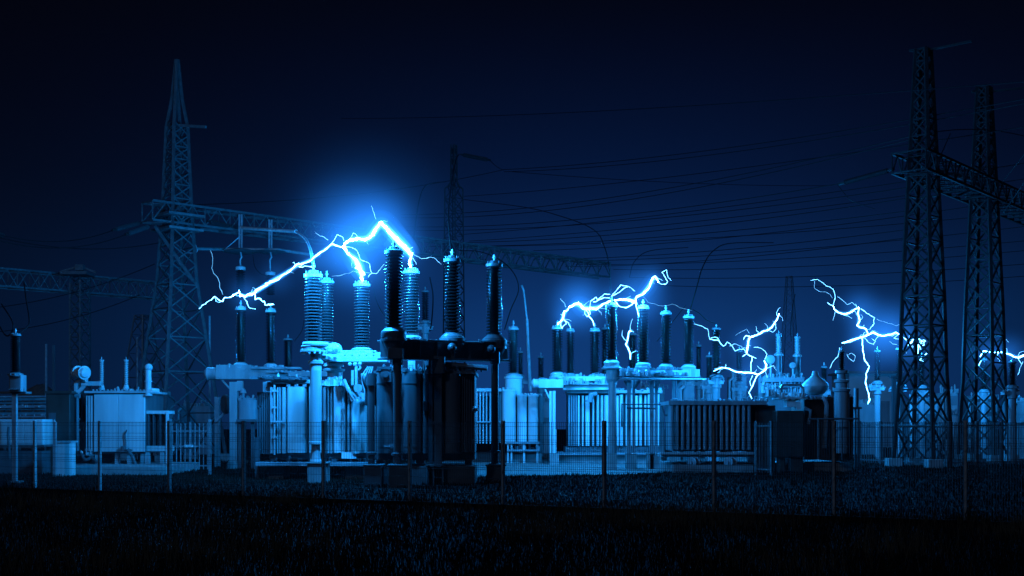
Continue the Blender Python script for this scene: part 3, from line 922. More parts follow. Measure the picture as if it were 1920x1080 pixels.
part('turret', tr, 'pale_paint', T3)
bushing(T3, 962.5, 619, 700, Y + 1, 10, 20, cap_h=8, fl_h=9, fl=1.5, term=10, seg=16)

pl_ = tag(part('slanted_pole', MB().tube([P(978, 535, 60), P(982, 545, 60), P(988, 600, 60)], .05).tube([P(988, 598, 60), P(994, 734, 60)], [.075, .1]), 'galvanised', None, loc=G(994, 60)),
          'tall pale leaning pole right of the three dark front bushings', 'pole')
pl_.data.update()

Y = 56
T4 = thing('power_transformer', 'brightly lit transformer with many narrow pale ribs in the middle distance', 'transformer', G(1150, Y), 'power transformers')
part('tank', MB().pb(1066, 1240, 737, 838, Y + .75, 2.4), 'shaded_paint', T4)
x = 1066
rnd = random.Random(5)
while x < 1238:
    w = rnd.choice((4.5, 6, 7.5, 10, 17))
    if x < 1080:
        part('radiator_fin', MB().pb(x, x + 2.6, 740, 836, Y + .1, .9), 'mid_paint', T4)
        x += 4.4
    else:
        part('radiator_fin', MB().rb(x, min(1240, x + w - 1.3), 739 + rnd.uniform(0, 3), 836, Y + rnd.choice((0, .1, .25)), .7, .1, 4), 'pale_paint', T4)
        x += w + rnd.choice((.6, 1.6, 3.4))
part('lid', fittings(fittings(MB().pb(1064, 1242, 732, 737, Y, 2.6), 1066, 1150, 732, Y, .6, 30, 10, 90), 1150, 1240, 732, Y, .6, 24, 9, 91), 'grey_paint', T4)
part('oil_valve', MB().tube([P(1106, 752, Y - .3), P(1108, 740, Y - .3), P(1118, 738, Y - .2)], .12).lathe([(.2, 0), (.2, .1), (0, .1)], P(1104, 754, Y - .3), 12), 'mid_paint', T4)
part('skid', fittings(MB().pb(1060, 1240, 838, 848, Y + .2, 2.2), 1066, 1235, 850, Y - .2, .4, 34, 10, 92), 'dark_paint', T4)
part('deck', MB().pb(1046, 1242, 849, 853, Y - .3, 3), 'mid_paint', T4)
part('plinth', MB().gb(1048, 1240, 853, Y, 2.4), 'concrete', T4)

Y = 57.5
t = thing('bushing_stand', 'stand with a round ended beam and three black bushings left of the second arc', 'insulator stand', G(1037, Y - 2.2), 'bushing stands')
YS = Y - 2.2
part('column', MB().gb(1030, 1034.5, 733, YS, .14).gb(1036, 1041.5, 733, YS, .14).bar(P(1022, 730, YS), P(1031, 748, YS), .06).gb(1036, 1043, 805, YS - .02, .18), 'pale_paint', t)
part('pedestal', MB().gb(1031, 1048, 850, YS - .2, .5), 'concrete', t)
bm = MB().tube([P(1000, 719, YS + .2), P(1016, 719, YS + .2)], .21, 16).pb(1010, 1056, 711, 727, YS, .5).pb(1056, 1145, 722, 731, YS + .3, .6).pb(1050, 1150, 706, 714, YS + .4, .8)
bm.lathe([(0, -.12), (.12, -.1), (.2, -.03), (.23, 0), (.23, .05), (.2, .06)], P(1000, 719, YS + .2), 16, (1, 0, 0))
part('beam', bm, 'pale_paint', t, bevel=.008)
part('fittings', fittings(fittings(fittings(MB(), 1014, 1060, 711, YS, .4, 20, 7, 101), 1056, 1150, 720, YS - .1, .6, 56, 18, 102), 1050, 1150, 706, YS + .4, .5, 36, 10, 103), 'galvanised', t)
bushing(t, 1045, 618, 698, YS + .8, 10.4, 16, cap_h=9, fl_h=12, fl=1.3, term=8, seg=16)
bushing(t, 1069.5, 622, 700, YS + 2.6, 7.8, 16, cap_h=7, fl_h=10, fl=1.3, term=8, seg=16)
bushing(t, 1115.5, 622, 702, YS + 1.6, 9.6, 16, cap_h=8, fl_h=12, fl=1.3, term=8, seg=16)

Y = 49
t = thing('bushing_stand', 'long table like stand on several legs carrying four black bushings mid yard', 'insulator stand', G(1230, Y + 1), 'bushing stands')
part('column', MB().lathe([(S(8, Y), .55), (S(8, Y), 1.3), (S(9.5, Y), 1.31), (S(9.5, Y), 1.36), (S(7.6, Y), 1.37), (S(7.4, Y), 3.6), (S(11.5, Y), 3.72), (S(12, Y), 4.2), (0, 4.2)], G(1148, Y), 20), 'stand_paint', t)
part('pedestal', MB().gb(1139, 1157, 850, Y - .2, .42), 'concrete', t)
part('head', MB().lathe([(S(12, Y), 0), (S(19, Y), .04), (S(19.5, Y), .1), (S(15, Y), .13), (S(14, Y), .22), (0, .22)], P(1147, 694, Y), 24), 'stand_paint', t)
bushing(t, 1146.5, 576, 675, Y, 11, 18, cap_h=9, fl_h=16, fl=1.3, term=9, seg=18)
bushing(t, 1206, 580, 680, Y + .6, 11, 18, cap_h=9, fl_h=10, fl=1.2, term=9, seg=18)
bushing(t, 1248.5, 590, 683, Y + 1.8, 10.2, 17, cap_h=8, fl_h=11, fl=1.25, term=9, seg=18)
bushing(t, 1291, 597, 684, Y + 2.8, 10, 17, cap_h=8, fl_h=12, fl=1.3, term=9, seg=18)
q0, q1 = P(1160, 699, Y), P(1306, 700, Y + 2.9)
bm = MB().bar(q0, q1, .4, .34).bar(q0 + Vector((0, 0, -.24)), q1 + Vector((.1, 0, -.26)), .9, .07)
for xx, yy in ((1206, .4), (1248, 1.6), (1291, 2.6)):
    bm.pb(xx - 13, xx + 13, 688, 707, Y + yy - .2, .7)
part('table_beam', bm, 'mid_paint', t, bevel=.008)
part('fittings', fittings(fittings(fittings(MB(), 1160, 1215, 704, Y - .25, .5, 40, 16, 111), 1215, 1290, 704, Y + .9, .8, 30, 10, 112), 1165, 1280, 692, Y + .3, .8, 24, 6, 113), 'galvanised', t)
for x0, x1, dy in ((1176, 1183, .2), (1186, 1191, 1.2), (1219, 1226, .8), (1228, 1233.5, 1.6), (1261, 1266.5, 1.9), (1269, 1274, 2.6)):
    part('leg', MB().gb(x0, x1, 713, Y + dy, .16), 'mid_paint', t)
br_ = MB()
for xx, dy, sg in ((1190, .8, 1), (1228, 1.2, 1), (1226, 1.2, -1), (1270, 2.2, 1), (1180, .6, -1)):
    br_.bar(P(xx, 728, Y + dy), P(xx + 9 * sg, 714, Y + dy), .1)
part('gusset', br_, 'mid_paint', t)
part('guard_rail', MB().tube([P(1166, 800, Y - .3), P(1166, 758, Y - .3), P(1240, 758, Y - .1), P(1246, 778, Y), P(1256, 780, Y)], .04).tube([P(1175, 765, Y), P(1230, 766, Y)], .04), 'dark_paint', t)
for x0, x1, dy in ((1176, 1194, .4), (1216, 1236, 1.0), (1256, 1276, 2.0)):
    part('footing', MB().gb(x0, x1, 850, Y + dy - .2, .9), 'concrete', t)

# ================================================================== RIBBED TRANSFORMER ON WHEELS
Y = 46.5
T5 = thing('power_transformer', 'dark transformer with a long row of upright ribs standing on flanged wheels', 'transformer', G(1430, Y), 'power transformers')
part('tank', MB().pb(1262, 1440, 758, 846, Y + .7, 2.4), 'dark_paint', T5)
for k in range(15):
    x = 1257 + 10.4 * k
    part('rib', MB().rb(x, x + 5.4, 760, 843, Y, .72, .03, 2), 'mid_paint', T5)
cv = MB().pb(1254, 1438, 752, 759, Y - .06, 3.2)
part('cover', fittings(fittings(cv, 1262, 1380, 752, Y + .1, 1, 46, 7, 121), 1380, 1440, 752, Y + .1, 1, 24, 12, 122), 'mid_paint', T5)
part('bottom_rail', MB().pb(1238, 1416, 848, 852, Y - .05, .2).pb(1240, 1416, 852, 857, Y + .1, 1.5), 'grey_paint', T5)
for x in (1303, 1372):
    w = MB().lathe([(0, 0), (.2, 0), (.24, .02), (.24, .06), (.2, .08), (.2, .22), (.24, .24), (.24, .28), (0, .28)], P(x, 868, Y - .1) + Vector((-.14, 0, 0)), 18, (.8, .6, 0))
    w.lathe([(.08, -.06), (.08, .34), (0, .34)], P(x, 868, Y - .1) + Vector((-.14, 0, 0)), 12, (.8, .6, 0))
    part('wheel', w, 'mid_paint', T5)
part('rail_bed', MB().gb(1262, 1412, 872, Y - .3, .7), 'concrete', T5)
part('plinth', MB().gb(1250, 1595, 868, Y + .7, 2.4), 'concrete', T5)
part('end_cabinet', MB().gb(1416, 1454, 760, Y + .3, 1.6), 'brown_paint', T5, bevel=.02)
cab = MB().pb(1456, 1508, 770, 858, Y - .4, 1.4).gb(1462, 1472, 856, Y - .2, .6).gb(1482, 1506, 858, Y - .3, 1)
part('control_cabinet', cab, 'brown_paint', T5, bevel=.02)
part('cabinet_door', MB().pb(1481, 1506, 773, 855, Y - .43, .03), 'brown_paint', T5)
part('terminal_box', fittings(MB().pb(1475, 1492, 750, 763, Y - .2, .5).pb(1494, 1502, 753, 768, Y - .25, .4), 1474, 1500, 750, Y - .3, .4, 12, 8, 131), 'pale_paint', T5)
part('side_tank', MB().pb(1508, 1600, 744, 862, Y + .6, 2.2), 'brown_paint', T5, bevel=.02)
part('ledge', fittings(fittings(MB().pb(1460, 1514, 745, 748, Y - .3, 1.2), 1462, 1512, 745, Y - .3, .8, 30, 15, 132), 1440, 1470, 742, Y - .1, .8, 22, 20, 133), 'grey_paint', T5)
part('cooler_cylinder', MB().lathe([(S(14, Y), 0), (S(14, Y), 2.4), (S(16, Y), 2.42), (S(16, Y), 2.52), (S(11, Y), 2.56), (S(11, Y), 2.75), (S(14, Y), 2.78), (S(14, Y), 2.86), (S(8, Y), 2.9), (S(8, Y), 3.1), (S(12, Y), 3.14), (S(12, Y), 3.24), (0, 3.24)], P(1578, 850, Y + .1), 22), 'mid_paint', T5)
bushing(T5, 1578, 660, 715, Y + .4, 6, 16, cap_h=4, fl_h=5, term=6, seg=14)
vs = MB().pl([(10, 741), (17, 738), (22, 731), (24.5, 724), (23.5, 720), (17, 713), (10, 708), (6.5, 704), (5, 696), (0, 695.5)], 1528.5, 741, Y + .8, 28)
part('conservator', vs, 'grey_paint', T5)
mp_ = MB().tube([P(1506, 742, Y), P(1506, 728, Y), P(1500, 722, Y), P(1468, 722, Y), P(1462, 730, Y)], .06).tube([P(1545, 745, Y + .4), P(1550, 760, Y + .3), P(1548, 800, Y + .3), P(1546, 840, Y + .3)], .09).tube([P(1508, 765, Y - .2), P(1520, 770, Y - .2), P(1516, 795, Y - .2)], .07)
fittings(mp_, 1512, 1552, 748, Y + .3, .4, 18, 9, 135)
fittings(mp_, 1560, 1598, 744, Y + .4, .6, 26, 22, 136)
part('pipework', mp_, 'mid_paint', T5)
part('guard_rail', MB().tube([P(1516, 786, Y - .8), P(1610, 785, Y - .6)], .035).tube([P(1534, 786, Y - .8), P(1534, 862, Y - .8)], .03).tube([P(1579, 786, Y - .8), P(1579, 862, Y - .8)], .03), 'tower_steel', T5)

Y = 54
T6 = thing('switchgear_block', 'cluttered block of switchgear with two round gauges behind the ribbed transformer', 'switchgear', G(1465, Y), 'switchgear blocks')
part('body', MB().gb(1432, 1510, 735, Y + .3, 2), 'dark_paint', T6)
part('manifold', fittings(fittings(fittings(MB().pb(1430, 1508, 708, 716, Y, .8).pb(1440, 1505, 722, 726, Y, .8), 1430, 1506, 736, Y - .2, .6, 40, 26, 141), 1430, 1508, 708, Y, .6, 34, 12, 142), 1432, 1506, 722, Y - .1, .6, 30, 10, 143), 'mid_paint', T6)
for x, y, r in ((1445, 674, 8.5), (1487, 685, 6)):
    part('gauge', MB().lathe([(0, .0), (S(r * .8, Y), .0), (S(r, Y), .02), (S(r, Y), .14), (0, .14)], P(x, y, Y), 22, (0, 1, 0)).tube([P(x, y + r, Y + .1), P(x, 712, Y + .1)], .05), 'stand_paint', T6)
bushing(T6, 1460, 629, 662, Y + .6, 5.6, 10, 'pale_porcelain', cap_h=4, fl_h=5, term=5, seg=14)
bushing(T6, 1495, 634, 664, Y + .6, 5.6, 10, 'pale_porcelain', cap_h=4, fl_h=5, term=5, seg=14)
for x, y in ((1460, 666), (1495, 668)):
    part('turret', MB().lathe([(S(5.5, Y), -1.2), (S(5.5, Y), 0), (0, 0)], P(x, y, Y + .6), 14), 'dark_paint', T6)
sp_ = MB().pb(1400, 1420, 712, 752, Y - .2, .4)
part('lit_plate', MB().pb(1424, 1446, 708, 748, Y + .6, .3), 'stand_paint', T6)

# ================================================================== FAR BUSHINGS ON POSTS
far = [
    (540, 638, 690, 8.5, 60, 'dim black bushing on a far post between the two left bushings and the bright column'),
    (1014, 671, 710, 6, 68, 'short black bushing on a post right of the leaning pole'),
    (797, 548, 600, 7, 66, 'grey bushing half hidden between the dark front bushings'),
    (1134, 618, 700, 6.5, 68, 'dim bushing hidden close behind the table stand column'),
    (1186, 628, 690, 8, 66, 'hazy bushing behind the small lone vertical arc'),
    (1343, 618, 702, 8, 55, 'tall black bushing on a post right of the four table stand bushings'),
    (1330, 670, 712, 6.5, 60, 'short hazy bushing left of the tall lone black one'),
    (1386, 660, 715, 6, 66, 'dim bushing just left of the third arc'),
    (1545, 690, 722, 6, 66, 'short dark bushing behind the pot shaped vessel'),
    (1645, 660, 714, 6, 64, 'black bushing right of the long vertical arc'),
    (1686, 656, 716, 6.5, 62, 'black bushing just left of the near right tower'),
    (1728, 670, 722, 6, 64, 'black bushing seen through the near right tower'),
    (1845, 676, 730, 6, 64, 'black bushing seen through the far right tower'),
    (1898, 681, 722, 7.5, 58, 'black bushing right of the far right tower'),
    (1310, 650, 705, 5, 72, 'faint thin bushing behind the last table stand bushing'),
    (976, 662, 702, 5, 66, 'faint small bushing right behind the turret bushing'),
]
for i, (x, y0, y1, r, YY, lab) in enumerate(far):
    t = thing('post_insulator', lab, 'insulator', G(x, YY), 'far post bushings')
    bushing(t, x, y0, y1, YY, r, 16, cap_h=4.5, fl_h=6, metal='mid_paint', fl=1.35, term=6, seg=12)
    rr = S(r, YY)
    part('column', MB().lathe([(rr * .9, 0), (rr * .9, P(x, y1 + 26, YY).z), (rr * 1.2, P(x, y1 + 25, YY).z), (rr * 1.2, P(x, y1 + 7, YY).z), (0, P(x, y1 + 6, YY).z)], G(x, YY), 12), 'mid_paint', t)
    bx = fittings(MB().pb(x - 14, x + 14, y1 + 12, y1 + 18, YY - .2, .5), x - 15, x + 15, y1 + 12, YY - .25, .4, 12, 8, 200 + i)
    part('bracket', bx, 'mid_paint', t)

# far equipment boxes
labs = ['squat pale machine left of the slanted pole base', 'pale stepped machine behind the table stand legs', 'hooded pale machine behind the left end of the ribbed transformer',
        'pale machine with a small dome right of the hooded one', 'faint tall cabinet behind the third arc', 'pale wide machine behind the long vertical arc', 'dark low machine behind the near right tower',
        'pale tall machine between the two right towers', 'dark blocky machine behind the far right tower', 'pale box at the far right edge behind the fence', 'faint machine behind the left gate and tower', 'dim machine behind the left transformer cooler']
for i, (x0, x1, yt, YY, m_) in enumerate(((1012, 1030, 752, 74, 'mid_paint'), (1204, 1246, 728, 70, 'mid_paint'), (1280, 1302, 722, 62, 'mid_paint'), (1322, 1342, 724, 64, 'grey_paint'), (1372, 1400, 706, 72, 'mid_paint'),
                                          (1600, 1640, 756, 72, 'mid_paint'), (1712, 1760, 752, 66, 'dark_paint'), (1772, 1796, 736, 72, 'grey_paint'), (1822, 1872, 748, 68, 'dark_paint'), (1902, 1940, 752, 64, 'mid_paint'), (338, 392, 762, 72, 'mid_paint'), (286, 312, 742, 70, 'mid_paint'))):
    t = thing('switchgear_block', labs[i], 'switchgear', G((x0 + x1) / 2, YY), 'switchgear blocks')
    w = x1 - x0
    part('body', MB().gb(x0, x1, yt, YY, 1.6), m_, t, bevel=.03)
    tp = MB().pb(x0 + w * .1, x1 - w * .1, yt - 6, yt, YY + .2, 1.1)
    if i in (2, 3):
        tp.pl([(w * .45, yt), (w * .45, yt - 5), (w * .3, yt - 10), (w * .1, yt - 13), (0, yt - 13)], (x0 + x1) / 2, yt, YY + .6, 18)
    part('top_box', fittings(tp, x0, x1, yt, YY - .1, .8, 16, 16, 300 + i), 'stand_paint' if m_ != 'dark_paint' else 'mid_paint', t)
    part('panel', fittings(MB().pb(x0 + 2, x1 - 2, yt + 6, yt + 24, YY - .03, .05), x0 + 1, x1 - 1, yt + 40, YY - .2, .3, 10, 14, 330 + i), 'mid_paint', t)
    part('pipe', tube_px([(x0 - 4, 840, YY - .2), (x0 - 4, yt + 8, YY - .2), (x0 + 3, yt + 2, YY - .1)], .08), 'grey_paint', t)
Y = 92
t = thing('control_building', 'pale plain building faint in the haze behind the right hand arcs', 'building', G(1640, Y))
part('wall', MB().gb(1592, 1690, 700, Y, 5), 'plastered_wall', t)
part('roof', MB().pb(1588, 1694, 696, 700, Y - .3, 5.6), 'concrete', t)
part('door', MB().gb(1650, 1668, 752, Y - .05, .1), 'mid_paint', t)

# inner fence on the right
def inner_fence(label, a, b, n, y_top=1.95):
    a, b = Vector(a), Vector(b)
    t = thing('palisade_fence', label, 'fence', (a + b) / 2, 'inner fences')
    d = (b - a).normalized()
    rz_ = math.atan2(d.y, d.x)
    for i in range(n + 1):
        p = a.lerp(b, i / n)
        part('post', MB().box(p + Vector((0, 0, .98)), (.1, .1, 2.06), rz_), 'tower_steel', t)
    for i in range(n):
        p, q = a.lerp(b, i / n), a.lerp(b, (i + 1) / n)
        mb = MB()
        k = max(4, int((q - p).length / .13))
        for j in range(1, k):
            c = p.lerp(q, j / k)
            mb.bar(c + Vector((0, 0, .08)), c + Vector((0, 0, y_top)), .028)
        for z in (.2, y_top - .12):
            mb.bar(p + Vector((0, .03, z)), q + Vector((0, .03, z)), .05)
        part('bar_panel', mb, 'tower_steel', t)
    return t


inner_fence('inner steel bar fence around the foot of the near right tower', G(1612, 56), G(1778, 51.5), 4)
inner_fence('inner steel bar fence running off to the right edge', G(1782, 51.6), G(2010, 56), 5)
inner_fence('short low bar fence in front of the ribbed transformer cabinet', G(1418, 45), G(1446, 44.4), 1)

# stand-alone thin post with platform next to the cabinet
t = thing('disconnector_post', 'dark twin leg post with a small shelf right of the dark cabinet', 'post', G(1608, 50))
part('leg', MB().gb(1603, 1606, 766, 50, .1), 'tower_steel', t)
part('leg', MB().gb(1609, 1612, 766, 50, .1), 'tower_steel', t)
part('shelf', MB().pb(1598, 1616, 763, 767, 49.9, .3), 'dark_paint', t)
part('cylinder', MB().rb(1602, 1611, 728, 763, 49.95, .2, .09, 5), 'dark_paint', t)
t = thing('disconnector_post', 'dark table shaped post just left of the near right tower', 'post', G(1686, 55))
part('leg', MB().gb(1674, 1681, 708, 55, .2), 'dark_paint', t)
part('leg', MB().gb(1690, 1694, 708, 55, .2), 'dark_paint', t)
part('shelf', MB().pb(1671, 1697, 704, 708, 54.9, .5), 'dark_paint', t)

# ================================================================== RIGHT TOWERS
prof = [(0, 1.32), (4.1, 1.03), (7.5, .92), (13.6, .60), (18.4, .33)]
RT, _, _ = lattice_tower('lattice_tower', 'near black lattice tower on the right with a slanted top arm', P(1731, 790, 52.6).x, 52.6, prof, R(0), .15, .07, 'silhouette_steel', 'lattice towers')
part('top_arm', MB().bar(P(1706, 95, 53.2), P(1745, 93, 52.4), .14, .1).bar(P(1740, 94, 52.4), P(1822, 77, 51.4), .12, .08), 'silhouette_steel', RT)
RT2, _, _ = lattice_tower('lattice_tower', 'second black lattice tower behind and right of the near one', P(1845, 790, 58.5).x, 58.5, prof, R(0), .15, .07, 'silhouette_steel', 'lattice towers')
part('top_arm', MB().bar(P(1822, 172, 58.5), P(1860, 172, 58.5), .14, .1).bar(P(1855, 172, 58.5), P(1935, 163, 57), .12, .08), 'silhouette_steel', RT2)
ca = Vector((P(1731, 790, 52.6).x, 52.6, 13.65))
cbv = Vector((P(1845, 790, 58.5).x, 58.5, 13.65))
V = (cbv - ca).normalized()
truss('gantry_beam', 'black lattice beam joining the two right towers', ca - V * 1.6, cbv + V * 9, 1.5, .85, 'silhouette_steel', 'gantry beams', 1.1)
wl = Vector((-V.y, V.x, 0))
s0 = ca - V * 1.2 + wl * .75 + Vector((0, 0, -.6))
string_insulator('long dark insulator string pulled left from the right gantry beam', P(1672, 318, 52), P(1577, 344, 54), .12, 24)
string_insulator('glinting insulator string under the right beam beside the near tower', P(1728, 336, 53.5), P(1756, 345, 54), .11, 10)
string_insulator('glinting tilted insulator string under the right beam between the towers', P(1828, 353, 57), P(1796, 366, 54), .11, 10)
string_insulator('dark insulator string sloping from the right beam to the far tower', P(1750, 322, 53), P(1830, 338, 57), .12, 20)

# ================================================================== OVERHEAD WIRES
cond = [
    ((1960, 330, 60), (880, 452, 100), .4, 'thin line sloping down from the right just under the beam end'),
    ((1960, 395, 64), (905, 462, 100), .4, 'thin line running under the right beam into the distance'),
    ((1960, 448, 68), (1080, 496, 100), .4, 'thin line passing between the right towers at mid height'),
    ((1960, 492, 72), (1180, 520, 100), .4, 'low thin line passing between the right towers'),
    ((1960, 515, 74), (1230, 535, 100), .4, 'lowest thin line passing between the right towers'),
    ((1960, 300, 56), (860, 440, 100), .4, 'thin line ending at the slender middle tower from the right'),
    ((1960, 232, 50), (870, 368, 100), .4, 'high thin line crossing below the upper conductor pair'),
    ((1960, 150, 46), (640, 222, 100), .4, 'very faint topmost line crossing high above the arcs'),
    ((1960, 178, 48), (945, 318, 84), .5, 'upper conductor of the pair crossing high from right to middle tower'),
    ((1960, 186, 48), (945, 322, 84), .6, 'lower conductor of the pair crossing high from right to middle tower'),
    ((945, 318, 84), (350, 384, 62), .5, 'conductor from the middle tower back to the left tower'),
    ((1705, 256, 52.6), (752, 402, 90), .9, 'upper line meeting the near right tower below its top'),
    ((1705, 262, 52.6), (752, 408, 90), 1.0, 'lower line meeting the near right tower below its top'),
    ((1577, 344, 54), (760, 425, 92), .6, 'line from the end of the long right insulator string'),
    ((1700, 352, 58), (760, 432, 94), .6, 'line just under the long right insulator string'),
    ((1700, 372, 60), (800, 455, 95), .6, 'fifth long line below the right gantry beam'),
    ((1700, 396, 60), (800, 462, 95), .5, 'sixth long line below the right gantry beam'),
    ((1920, 372, 62), (1000, 470, 98), .5, 'seventh long line fading towards the second arc'),
    ((1920, 425, 66), (1050, 490, 98), .4, 'eighth long line fading towards the second arc'),
    ((1920, 470, 70), (1150, 505, 98), .4, 'lowest long line fading behind the second arc'),
    ((1705, 430, 64), (1000, 486, 98), .4, 'ninth thin line level with the gantry beam'),
    ((1705, 445, 66), (1060, 500, 98), .4, 'tenth thin line just above the second arc'),
    ((214, 431, 56.5), (-40, 428, 48), .55, 'line hanging left from the upper glinting string'),
    ((238, 439, 56.5), (-40, 440, 48), .6, 'line hanging left from the lower glinting string'),
    ((300, 455, 60), (-40, 436, 52), .5, 'thin slack line left of the left tower'),
    ((290, 495, 64), (-40, 580, 60), .4, 'thin line rising from the far left to the left tower'),
    ((262, 553, 66), (-40, 625, 62), .4, 'thin line under the dark low gantry beam'),
    ((960, 322, 82), (1560, 348, 110), .3, 'thin line leaving the middle tower to the right'),
    ((1750, 248, 52), (1960, 268, 60), -.35, 'arched line right of the near right tower'),
    ((1760, 300, 52), (1782, 250, 52), 0, 'short strut wire rising beside the near right tower'),
    ((1880, 400, 54), (1990, 230, 44), .1, 'steep line rising off to the right edge'),
    ((1880, 340, 54), (1990, 190, 44), .1, 'second steep line rising off to the right edge'),
    ((1860, 380, 58), (1990, 372, 60), .2, 'short line below the right beam at the edge'),
    ((918, 300, 75), (945, 319, 84), .1, 'short line from the middle tower string to the conductor pair'),
]
for a, b, sg, lab in cond:
    wire(lab, [a, b], .026, sg)
leads = [
    ([(846, 474, 38.3), (843, 440, 39), (841, 400, 41), (846, 350, 48), (855, 300, 60), (861, 289, 70)], .035, 'lead dropping from the middle tower to the second dark bushing'),
    ([(771, 486, 41.4), (775, 450, 42), (784, 385, 44), (795, 352, 48), (812, 343, 55), (835, 341, 68)], .03, 'curved lead rising from the bright bushing beside the dark ones'),
    ([(1145, 560, 49), (1143, 510, 49.5), (1134, 465, 51), (1112, 430, 54), (1050, 405, 62), (980, 388, 75), (870, 374, 92)], .028, 'long curved lead rising from the table stand column bushing'),
    ([(1294, 582, 51.8), (1306, 540, 52), (1318, 500, 54), (1338, 470, 58), (1372, 456, 66), (1450, 455, 82)], .036, 'curved lead rising from the last table stand bushing'),
    ([(860, 470, 70), (900, 472, 66), (940, 489, 62), (965, 515, 60), (972, 545, 60), (958, 580, 60), (946, 618, 60)], .032, 'hoop shaped lead right of the third dark bushing'),
    ([(1180, 520, 70), (1190, 490, 74), (1220, 470, 80), (1290, 464, 90)], .03, 'faint curved lead above the second arc'),
    ([(3, 570, 40), (22, 600, 39.2), (24, 618, 39), (14, 630, 39.2), (3, 618, 39.4), (-10, 590, 40)], .03, 'slack looped lead at the slim left pole bushing'),
    ([(34, 626, 39), (50, 614, 39.5), (55, 600, 40), (49, 560, 42), (45, 530, 46)], .03, 'lead rising right of the slim left pole bushing'),
    ([(1298, 580, 52), (1312, 588, 52), (1325, 600, 53), (1342, 607, 55)], .025, 'short lead from the table stand to the tall lone bushing'),
    ([(1232, 640, 66), (1286, 572, 52)], .02, 'thin straight lead behind the table stand'),
    ([(1310, 714, 51), (1340, 704, 53), (1368, 690, 55)], .03, 'cable sagging off the right end of the table stand'),
    ([(1484, 640, 60), (1483, 610, 60), (1488, 565, 62), (1491, 552, 64)], .03, 'pale whip lead above the gauges'),
    ([(1570, 345, 54), (1585, 365, 54), (1600, 378, 55), (1640, 392, 60)], .02, 'loop hanging from the tip of the long right string'),
    ([(700, 540, 44), (706, 565, 44), (720, 590, 43), (736, 602, 42)], .022, 'thin lead drooping behind the first dark bushing'),
    ([(793, 600, 66), (806, 620, 66), (812, 560, 64), (806, 520, 64)], .05, 'pale drooping strap between the dark front bushings'),
    ([(552, 640, 60), (566, 620, 60), (570, 600, 60)], .02, 'thin lead beside the far post bushing left of the bright column'),
]
for pts, r, lab in leads:
    wire(lab, pts, r, group='drooping leads', name='jumper_lead', cat='cable', m='cable')
tag(part('bus_rod', MB().tube([P(448, 427, 62), P(555, 434, 52)], .08, 8).tube(smooth_path([P(555, 434, 46), P(572, 447, 43), P(582, 468, 40.5), P(587.5, 494, 38.9)]), .05, 8), 'pale_paint', None, loc=P(555, 434, 46)),
    'bright bent rod curving down onto the bright front bushing', 'rod')
lattice_tower('lattice_tower', 'very faint lattice tower far away behind the gauges', P(1480, 790, 115).x, 115, [(0, 2.2), (8, 1.0), (16, .35)], R(15), .05, .02, 'tower_steel', 'lattice towers')
lattice_tower('lattice_tower', 'faint distant lattice tower just left of the tall left tower', P(268, 790, 90).x, 90, [(0, 2.2), (10, .6)], R(15), .09, .04, 'tower_steel', 'lattice towers')

# ================================================================== ELECTRIC ARCS
arnd = random.Random(23)


def rough(pts, amp, depth):
    for _ in range(depth):
        out = [pts[0]]
        for a, b in zip(pts, pts[1:]):
            L = (b - a).length
            m = (a + b) / 2 + Vector((arnd.gauss(0, 1), arnd.gauss(0, 1), arnd.gauss(0, 1))) * L * amp
            out += [m, b]
        pts = out
    return pts


halo_mats = {}


def glow_mat(radius, k, power=2.6, even=False):  # self-lit volume that paints the halo around the arcs
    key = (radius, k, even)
    if key in halo_mats:
        return halo_mats[key]
    m = bpy.data.materials.new('halo_emission')
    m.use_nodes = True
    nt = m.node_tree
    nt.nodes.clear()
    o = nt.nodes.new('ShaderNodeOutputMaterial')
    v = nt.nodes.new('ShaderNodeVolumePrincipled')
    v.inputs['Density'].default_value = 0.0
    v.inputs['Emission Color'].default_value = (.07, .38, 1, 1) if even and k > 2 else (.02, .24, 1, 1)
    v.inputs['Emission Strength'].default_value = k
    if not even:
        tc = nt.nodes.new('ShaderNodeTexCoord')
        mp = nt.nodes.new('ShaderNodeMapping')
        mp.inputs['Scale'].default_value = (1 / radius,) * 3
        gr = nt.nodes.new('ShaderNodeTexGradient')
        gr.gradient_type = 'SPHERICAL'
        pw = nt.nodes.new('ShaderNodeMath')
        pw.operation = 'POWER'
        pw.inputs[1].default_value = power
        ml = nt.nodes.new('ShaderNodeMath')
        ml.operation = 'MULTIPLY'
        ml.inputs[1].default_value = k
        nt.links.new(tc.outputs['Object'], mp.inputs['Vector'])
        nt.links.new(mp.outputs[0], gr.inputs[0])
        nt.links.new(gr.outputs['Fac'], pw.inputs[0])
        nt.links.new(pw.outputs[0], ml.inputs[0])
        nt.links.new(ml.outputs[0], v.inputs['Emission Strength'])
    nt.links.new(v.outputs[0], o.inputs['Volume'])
    halo_mats[key] = m
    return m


def painted_halo(root, px, py, Y, radius, k):  # glowing sphere added as a halo, fading outwards
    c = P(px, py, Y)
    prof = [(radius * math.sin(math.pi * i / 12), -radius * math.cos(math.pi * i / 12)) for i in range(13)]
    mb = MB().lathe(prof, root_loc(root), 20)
    o = part('painted_halo', mb, glow_mat(radius, k), root)
    o.location = c - root_loc(root)


